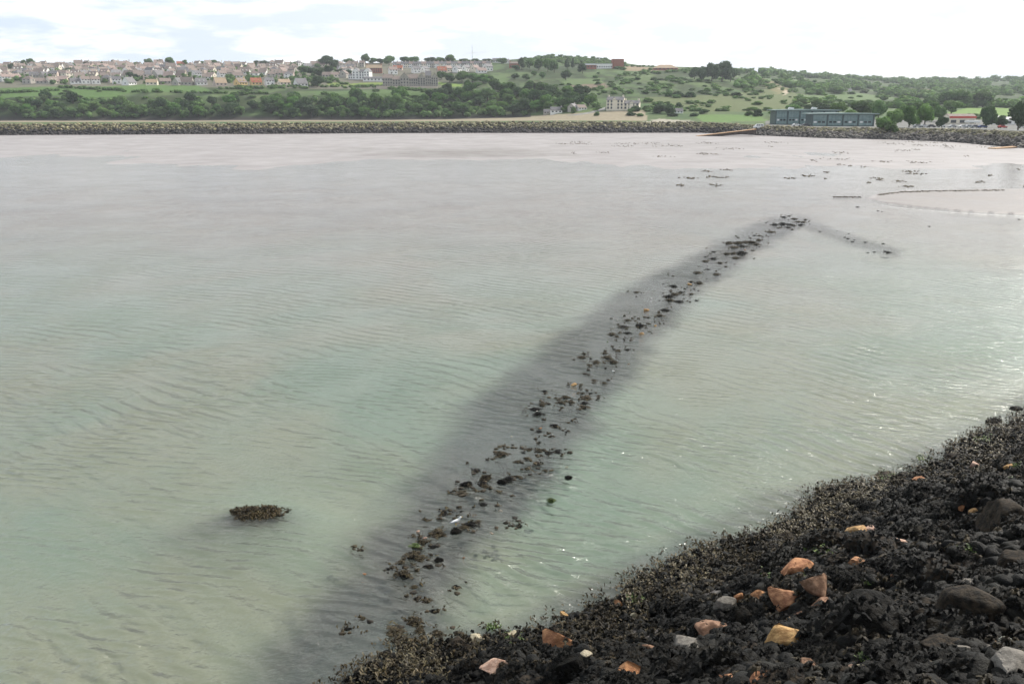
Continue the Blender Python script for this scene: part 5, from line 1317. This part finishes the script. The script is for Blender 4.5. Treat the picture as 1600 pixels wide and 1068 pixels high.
# ------------------------------------------------------------------ thin coastal haze
hz = MB().box(-2600, 2600, -60, 3300, -4, 150).mesh('haze')
m = bpy.data.materials.new('haze_air'); m.use_nodes = True; t = NT(m.node_tree)
o_ = t.n('ShaderNodeOutputMaterial'); pv = t.n('ShaderNodeVolumePrincipled'); pv.inputs['Density'].default_value = HAZE; pv.inputs['Color'].default_value = (.88, .93, 1.0, 1); pv.inputs['Anisotropy'].default_value = .2
t.link(pv.outputs[0], o_.inputs['Volume'])
tag(link('haze', hz, m), 'thin pale coastal haze over the bay and hills', 'haze', kind='stuff')

# ------------------------------------------------------------------ near shore slope
s_ = np.linspace(-14, 62, 480); d_ = np.concatenate([np.linspace(-5, 20, 200)])
Sg, Dg = np.meshgrid(s_, d_, indexing='ij'); D0 = Dg + np.interp(Sg, SH_S, SH_D)
XS = O2[0] + Sg * E1[0] + D0 * E2[0]; YS = O2[1] + Sg * E1[1] + D0 * E2[1]
lum = 0
r = np.random.default_rng(3)
ZS = np.interp(Dg, PROF_D, PROF_Z)
ZS = ZS + relief(XS, YS, Dg) - .06
me = mesh_np('shore_slope', np.stack([XS, YS, ZS], -1).reshape(-1, 3), [grid_faces(480, 200)[:, ::-1]], True)
tag(link('shore_slope', me, M['boulder']), None, None, kind='structure')
def slope_pts(n, seed, dlo, dhi, power=1.0):
    r = np.random.default_rng(seed); s = r.uniform(-12, 60, n); d = dlo + (dhi - dlo) * r.random(n) ** power
    D = d + np.interp(s, SH_S, SH_D); x = O2[0] + s * E1[0] + D * E2[0]; y = O2[1] + s * E1[1] + D * E2[1]
    z = np.interp(d, PROF_D, PROF_Z) + relief(x, y, d); px_, py_ = proj(x, y, z)
    ok = (px_ > 380) & (px_ < 1750) & (py_ < 1180) & (py_ > 600)
    return x[ok], y[ok], z[ok], d[ok]
x, y, z, d = slope_pts(17000, 61, -.3, 17)
sizes = np.random.default_rng(4).uniform(.06, .24, len(x)) * np.interp(d, [0, 3, 15], [.8, 1, 1.25])
base = np.stack([x, y, z + .04], -1)
o = scatter_rocks('weedy_boulders', M['weed'], base[:7500], sizes[:7500], 71, 2, None, .85, .34, .3); tag(o, 'bed of smaller black seaweed-covered stones filling the slope between the boulders', 'seaweed-covered stones')
N = np.tile(np.array((-.25, .35, .9)), (len(base), 1))
pts = base + np.random.default_rng(8).normal(0, .12, base.shape) * (1, 1, .45) + (0, 0, .07)
FV, FQ = fronds(pts, N, 80000, .17, .034, 93, 1.0); o = link('seaweed', mesh_np('seaweed', FV, [FQ]), M['weed']); tag(o, 'mat of black seaweed draped over the whole near slope', 'seaweed', kind='stuff')
sel = fbm(pts[:, 0] / 1.6 + 40, pts[:, 1] / 1.6 + 40, 3, 19) > .47
FV, FQ = fronds(pts[sel] + (0, 0, .03), N[sel], 62000, .17, .032, 96, 1.0); o = link('seaweed', mesh_np('seaweed', FV, [FQ]), M['weed_k']); tag(o, 'patches of dark brown seaweed over the black mat of the near slope', 'seaweed', kind='stuff')
x, y, z, d = slope_pts(2600, 62, -.9, 2.6)
base2 = np.stack([x, y, np.maximum(z, 0) + .05], -1)
pt2 = np.repeat(base2, 8, 0) + np.random.default_rng(9).normal(0, .16, (len(base2) * 8, 3)) * (1, 1, .35)
FV, FQ = fronds(pt2, np.tile((-.2, .3, .9), (len(pt2), 1)), 16000, .19, .028, 94); o = link('seaweed', mesh_np('seaweed', FV, [FQ]), M['weed_b']); tag(o, 'brown seaweed fringe along the waterline of the near slope', 'seaweed', kind='stuff')
# tan wrack where the fringe is lightest
tp = []
for (a0, a1, b0, b1, n) in [(1275, 1400, 742, 800, 900), (1480, 1600, 650, 720, 700), (1195, 1300, 790, 845, 600), (1000, 1120, 850, 915, 500), (975, 1010, 905, 960, 160), (620, 680, 980, 1050, 200), (560, 700, 1030, 1068, 260)]:
    for k in range(n // 3):
        P, t = hit_shore(r2.uniform(a0, a1), r2.uniform(b0, b1)); dd, ss = shore_d(P[0], P[1])
        if -.5 < dd < 2.6: tp.append((P[0], P[1], P[2] + .10))
tp = np.repeat(np.array(tp), 10, 0); tp = tp + np.random.default_rng(10).normal(0, .15, tp.shape) * (1, 1, .3)
FV, FQ = fronds(tp, np.tile((-.2, .3, .9), (len(tp), 1)), 9000, .17, .026, 95); o = link('seaweed', mesh_np('seaweed', FV, [FQ]), M['weed_t']); tag(o, 'olive tan wrack patches along the waterline of the near slope', 'seaweed', kind='stuff')

# big dark boulders one by one
for x, y, w_, h_, mt, lab in [(1563, 806, 78, 66, 'boulder_brown', 'largest brown boulder with a sunlit top at the right edge of the slope'), (1345, 975, 150, 90, 'boulder', 'huge black boulder with a deep shadow at its left, low on the right'),
                              (1520, 945, 96, 66, 'boulder_brown', 'big dark brown boulder under the pale ledge, low on the right'), (1450, 835, 60, 34, 'boulder', 'black humped boulder left of the largest brown boulder'),
                              (1300, 1015, 60, 40, 'boulder', 'dark rounded boulder with an orange chip on it, below the huge black boulder'), (1410, 1045, 90, 50, 'boulder', 'dark mossy boulder at the bottom edge of the picture, right of centre'),
                              (1480, 770, 34, 26, 'boulder', 'small round black boulder upslope of the tan chips'), (1382, 742, 34, 12, 'boulder_brown', 'brown weedy rock just off the waterline on the right'), (1553, 657, 24, 11, 'boulder', 'black rock at the far end of the waterline'),
                              (1588, 637, 18, 6, 'boulder', 'flat black rock lying in the water at the right edge'), (1487, 714, 24, 16, 'boulder_brown', 'squarish dark rock on the waterline below the far weed'),
                              (1440, 880, 80, 40, 'boulder', 'broad black boulder in the middle of the right slope'), (1590, 880, 60, 44, 'boulder_brown', 'brown boulder below the largest one at the right edge'), (1480, 1010, 80, 44, 'boulder_brown', 'brown weedy boulder left of the pale stones'),
                              (1160, 962, 40, 40, 'boulder', 'black boulder under the grey-brown stone'), (885, 1040, 60, 50, 'boulder', 'black boulder in shadow under the orange wedge stone'), (805, 1060, 70, 40, 'boulder', 'black boulder beside the pale triangular stone at the bottom edge'),
                              (720, 1008, 40, 30, 'boulder_brown', 'mossy brown boulder at the left end of the shore')]:
    P, t = hit_shore(x, y + h_ * .25); W = w_ * t / F; H = h_ * t / F
    o = broken_stone('boulder', (P[0], P[1], P[2] + H * .12), (W, W * .95, H * 1.15), mt, lab, 'boulder', (random.uniform(-.15, .15), random.uniform(-.15, .15), random.uniform(-.4, .4)), None, 9, .5, 4)
    if mt == 'boulder': link('seaweed', weed_mesh(ROCKN[0] % 9, 'weed'), None, o, (0, 0, .05), 0, (.98, .98, 1.5))['kind'] = 'stuff'
# coloured broken stones
ST = [(1110, 987, 78, 30, 'st_brown', 'wide flat-topped brown slab in the middle of the near slope', .15), (1085, 1020, 56, 30, 'st_grey', 'rounded grey-brown stone just below the flat-topped slab', 0), (867, 1010, 56, 36, 'st_orange', 'pointed orange wedge stone near the water', .5),
      (916, 1028, 20, 22, 'st_pale', 'pale yellow lichened stone right of the orange wedge', .9), (768, 1046, 42, 24, 'st_pink', 'pale triangular stone at the bottom edge', .5), (743, 1001, 36, 14, 'st_pale', 'cream stone on the waterline at the left of the shore', 0),
      (799, 997, 16, 12, 'st_pale', 'pale stone with green weed beside the cream waterline stone', 0), (985, 1058, 34, 30, 'st_orange', 'ribbed orange stone at the bottom edge', 1.0), (1246, 890, 44, 44, 'st_orange', 'large leaning orange slab high on the slope', 1.0),
      (1276, 925, 46, 38, 'st_brown', 'brown leaning slab below the large orange slab', .8), (1283, 950, 28, 34, 'st_brown', 'brown block at the edge of the huge black boulder', .4), (1229, 942, 42, 22, 'st_orange', 'jagged orange chip below the brown leaning slab', .6),
      (1184, 931, 22, 20, 'st_orange', 'reddish orange stone left of the jagged chip', .5), (1132, 952, 32, 22, 'st_grey', 'grey-brown stone above the flat-topped slab', .2), (1151, 939, 17, 17, 'st_orange', 'orange triangular chip beside the grey-brown stone', .9),
      (1227, 1003, 52, 32, 'st_yellow', 'ochre pointed stone low in the middle of the slope', .7), (1338, 834, 34, 34, 'st_yellow', 'ochre broken rock highest on the slope', .9), (1360, 829, 26, 12, 'st_pink', 'pinkish flat flake leaning on the ochre broken rock', .5),
      (1313, 860, 19, 9, 'st_pale', 'small pale yellow oval stone below the ochre broken rock', 0), (1345, 861, 22, 11, 'st_orange', 'small orange chip right of the pale oval stone', .3), (1340, 882, 24, 15, 'st_orange', 'orange chip, upper one of the pair in mid slope', .6),
      (1347, 895, 20, 14, 'st_yellow', 'ochre chip, lower one of the pair in mid slope', .6), (1406, 855, 40, 10, 'st_pink', 'long thin pink flake lying on the dark weed', .2), (1396, 904, 11, 15, 'st_orange', 'little orange stone on black weed in mid slope', .6),
      (1436, 751, 20, 10, 'st_orange', 'orange-topped stone near the waterline on the right', 0), (1521, 729, 16, 12, 'st_pink', 'pinkish stone high at the right of the slope', .4), (1500, 797, 11, 12, 'st_orange', 'little orange chip left of the largest brown boulder', .4),
      (1521, 803, 15, 12, 'st_yellow', 'ochre chip touching the largest brown boulder', .4), (1575, 733, 14, 12, 'st_yellow', 'ochre stone uphill at the far right of the slope', .3), (1268, 1053, 34, 16, 'st_brown', 'brown stone at the bottom edge below the ochre pointed stone', .2),
      (1341, 1056, 22, 14, 'st_pale', 'tan stone at the bottom edge left of the mossy boulder', .4), (1203, 1066, 50, 12, 'st_orange', 'orange stone cut by the bottom edge', 0), (1145, 1066, 44, 10, 'st_orange', 'rusty slab cut by the bottom edge, under the grey-brown stone', 0), (1414, 1068, 30, 12, 'st_pink', 'pinkish stone cut by the bottom edge below the mossy boulder', .2),
      (1290, 1003, 14, 14, 'st_orange', 'rusty chip lying on the dark rounded boulder', .5), (1182, 996, 28, 10, 'st_pale', 'pale lichened flake beside the flat-topped slab', .1), (1161, 1022, 22, 8, 'st_yellow', 'small ochre flake in the dark weed below the slab', .1),
      (1016, 1016, 18, 20, 'st_brown', 'small rusty chip left of the rounded grey-brown stone', .8), (1055, 1003, 11, 10, 'st_pink', 'tiny pink stone left of the flat-topped slab', .2), (991, 965, 10, 12, 'st_pale', 'tiny pale stone near the waterline in the middle', .5), (1107, 892, 8, 7, 'st_pale', 'tiny cream stone near the waterline under the tan wrack', 0),
      (883, 965, 14, 8, 'st_yellow', 'small tan stone standing in the water off the shore', .4), (968, 947, 12, 10, 'st_orange', 'orange-tinged stone on the waterline in the middle', .2),
      (1578, 1050, 74, 48, 'st_grey', 'large pale grey boulder in the bottom right corner', 0), (1567, 1007, 20, 24, 'st_greengrey', 'pale greenish rounded stone above the corner boulder', .2), (1592, 1015, 34, 22, 'st_greengrey', 'striped grey slab at the right edge above the corner boulder', .4), (1569, 992, 20, 7, 'st_greengrey', 'small flat grey pebble topmost of the corner stones', 0),
      (1560, 1013, 10, 14, 'st_yellow', 'ochre pebble squeezed between the corner stones', 0), (1551, 1022, 22, 12, 'st_grey', 'grey stone left of the ochre pebble', .2), (1524, 1038, 14, 18, 'st_pink', 'pinkish stone left of the corner boulder', .2), (1590, 1028, 18, 12, 'st_pale', 'pale stone at the right edge on the corner boulder', .2),
      (1520, 915, 40, 12, 'st_grey', 'pale ledge stone on top of the big dark brown boulder', .1), (1481, 898, 22, 26, 'boulder_brown', 'thin upright brown slab in the right slope', 1.2), (1570, 953, 12, 12, 'st_brown', 'rusty stone at the right edge below the brown boulder', .2),
      (1500, 1020, 30, 14, 'st_grey', 'weathered grey stone left of the pale corner stones', .1)]
for x, y, w_, h_, mt, lab, tilt in ST:
    P, t = hit_shore(x, y + h_ * .2); W = w_ * t / F; H = h_ * t / F
    broken_stone('stone', (P[0], P[1], P[2] + H * .24 + .10), (W * 1.3, W * .95, max(H * 1.15, W * .42)), mt, lab, 'stone', (tilt * .55, random.uniform(-.25, .25), random.uniform(-.3, .3)), None, 15, .28, 4 if w_ > 25 else 3)
rc = random.Random(44)
for k in range(46):
    x, y = rc.uniform(1010, 1600), rc.uniform(850, 1066)
    if y < 1068 - (x - 900) * .32 or y < 850 + max(0, 1250 - x) * .3: continue
    P, t = hit_shore(x, y); W = rc.uniform(8, 22) * t / F
    mt = rc.choice(['st_orange', 'st_brown', 'st_yellow', 'st_brown', 'st_pink', 'st_orange'])
    o = broken_stone('stone', (P[0], P[1], P[2] + W * .2 + .06), (W * 1.2, W * .8, W * .55), mt, None, 'stone', (rc.uniform(0, .8), rc.uniform(-.4, .4), rc.uniform(-1, 1)), None, 15, .28)
    relabel(o, {'st_orange': 'small orange stone chip', 'st_brown': 'small brown stone chip', 'st_yellow': 'small ochre stone chip', 'st_pink': 'small pinkish stone chip'}[mt], x, y, 'slope')
# green weed tufts
tp = []
for x, y, n in [(1268, 862, 60), (1290, 868, 40), (1350, 915, 50), (1420, 908, 50), (1510, 866, 40), (800, 1000, 60), (992, 940, 60), (1450, 958, 60), (1193, 900, 30), (1195, 790, 0), (1387, 748, 60), (1590, 732, 40), (1578, 752, 60), (1535, 690, 60), (1500, 975, 60), (1310, 960, 20), (770, 985, 40), (1245, 905, 20), (1345, 1035, 40), (1440, 720, 30)]:
    for k in range(n):
        P, t = hit_shore(x + r2.gauss(0, 7), y + r2.gauss(0, 3)); tp.append((P[0], P[1], P[2] + .14))
tp = np.array(tp); FV, FQ = fronds(tp, np.tile((0, 0, 1.0), (len(tp), 1)), 2600, .12, .03, 97)
o = link('green_weed', mesh_np('green_weed', FV, [FQ]), M['weed_g']); tag(o, 'scattered tufts of bright green weed on the near slope', 'seaweed', kind='stuff')
# the 300 larger weedy boulders of the slope, one by one
x, y, z, d = slope_pts(1500, 63, .0, 16); q_ = proj(x, y, z); ok = (q_[0] < 1612) & (q_[1] < 1085); x, y, z, d = x[ok], y[ok], z[ok], d[ok]
order = np.argsort(np.hypot(np.hypot(x, y), CAM_H - z))
rr = np.random.default_rng(12); take = rr.permutation(len(x))[:300]
for i in take:
    w_ = (rr.uniform(.45, 1.05) if d[i] < 4 or rr.random() < .8 else rr.uniform(1.1, 1.75)) * np.interp(d[i], [0, 3, 15], [.75, 1.0, 1.15])
    px_, py_ = proj(x[i], y[i], z[i])
    where = 'by the waterline' if d[i] < 2.5 else 'in the middle of the slope' if d[i] < 7 else 'high on the slope at the lower right'
    br_ = rr.random() < .22
    o = weedy_stone('weedy_boulder', (x[i], y[i], z[i] + .02), w_, None, 'weedy boulders of the near slope', 'boulder_brown' if br_ else 'boulder', 'weed_b' if (d[i] < 2 and rr.random() < .6) else 'weed', rr.uniform(.75, 1.1), 'boulder')
    relabel(o, f"{'brownish' if br_ else 'black'} {'large' if w_ > .75 else 'middling'} weedy boulder", px_, py_, 'slope')
assign_labels('slope', [(1110, 987, 'wide flat-topped brown slab'), (867, 1010, 'pointed orange wedge stone'), (1246, 890, 'large leaning orange slab'), (1227, 1003, 'ochre pointed stone'), (1340, 840, 'ochre broken rock'), (1563, 806, 'largest brown boulder'),
                        (1345, 975, 'huge black boulder'), (1520, 945, 'pale ledge stone'), (1436, 751, 'orange-topped waterline stone'), (1521, 729, 'pinkish stone at far right'), (1572, 1046, 'pale corner boulder'), (768, 1046, 'pale triangular stone'),
                        (743, 1001, 'cream waterline stone'), (985, 1058, 'ribbed orange stone'), (1406, 855, 'long thin pink flake'), (1345, 888, 'orange and ochre chips'), (1553, 657, 'black rock at the waterline end'), (991, 965, 'tiny pale waterline stone'), (1410, 1045, 'dark mossy boulder'), (1107, 892, 'tiny cream waterline stone'), (1276, 930, 'brown leaning slab'), (1132, 952, 'grey-brown stone')])
assign_labels('row', [(712, 815, 'white gull'), (730, 752, 'leftmost big black rock'), (784, 750, 'rightmost big black rock'), (889, 744, 'lone black rock'), (861, 779, 'dark greenish lone rock'), (649, 850, 'green weedy rock'), (631, 893, 'wide olive clump'), (685, 871, 'rock by the olive clump'),
                      (616, 1017, 'grey pale-topped stone'), (895, 599, 'yellow-topped weedy stone'), (842, 668, 'small orange stone'), (958, 578, 'small bright white stone'), (1003, 518, 'orange-yellow stone'), (1010, 482, 'flat pale yellow stone'), (1077, 442, 'yellowish far stone'), (1018, 465, 'white stone left of the row'),
                      (1164, 389, 'pinkish far stone'), (1251, 351, 'far end of the row'), (1388, 394, 'tip of the side branch'), (1352, 312, 'sand bar tip'), (826, 730, 'white stone right of the rocks'), (955, 440, 'left edge of the dark band'), (1066, 457, 'dark heap at the far half')])
TREE_LM = [(975, 160, 'white hotel'), (644, 128, 'stone hotel'), (566, 118, 'white gabled block'), (202, 127, 'steep white gable'), (400, 130, 'red-roofed front house'), (344, 128, 'tan-roofed front house'), (470, 130, 'large grey-roofed house'), (141, 126, 'white two-storey pair'), (20, 124, 'leftmost front houses'),
           (962, 101, 'brick tower'), (1039, 107, 'pavilion roof'), (1118, 112, 'dark evergreen clump'), (1250, 184, 'taller blue-green block'), (1315, 190, 'front blue-green block'), (1503, 190, 'red-fascia shop'), (738, 85, 'radio mast'), (905, 176, 'harbour road foot'), (1225, 142, 'bare sandy track'), (1326, 141, 'lone white cottage'), (1590, 160, 'bright field at right'), (805, 103, 'brick house on the knoll'), (265, 130, 'long tan-roofed bungalow'), (800, 182, 'beach end of the cliff'), (1440, 144, 'tan hill field'), (1445, 198, 'lamp post')]
assign_labels('tree', TREE_LM, 1.6)
assign_labels('bush', TREE_LM, 1.6)
assign_labels('house', [(x_, b_ - 5, n_) for x_, b_, n_ in [(8, 127, 'far-left gabled house'), (46, 131, 'leftmost hipped house'), (97, 128, 'pinkish bungalow'), (141, 131, 'white front pair'), (202, 133, 'steep white gable'), (238, 133, 'long tan-roofed bungalow'), (293, 133, 'big brownish roof'), (314, 133, 'white dormer house'),
               (344, 134, 'tan-roofed front house'), (376, 133, 'yellow-gabled house'), (400, 133, 'red-roofed front house'), (470, 135, 'large grey-roofed house'), (393, 108, 'high yellow house'), (283, 103, 'red-roofed skyline house'), (347, 121, 'bright second-row house'), (451, 123, 'grey hipped house'), (177, 104, 'round skyline tree'), (95, 117, 'diagonal hedge'), (55, 104, 'left skyline tree pair'),
               (566, 118, 'white gabled block'), (644, 128, 'stone hotel'), (738, 90, 'radio mast'), (704, 96, 'tallest skyline tree'), (764, 106, 'right end of the terrace'), (617, 106, 'left end of the terrace')]], 2.0)
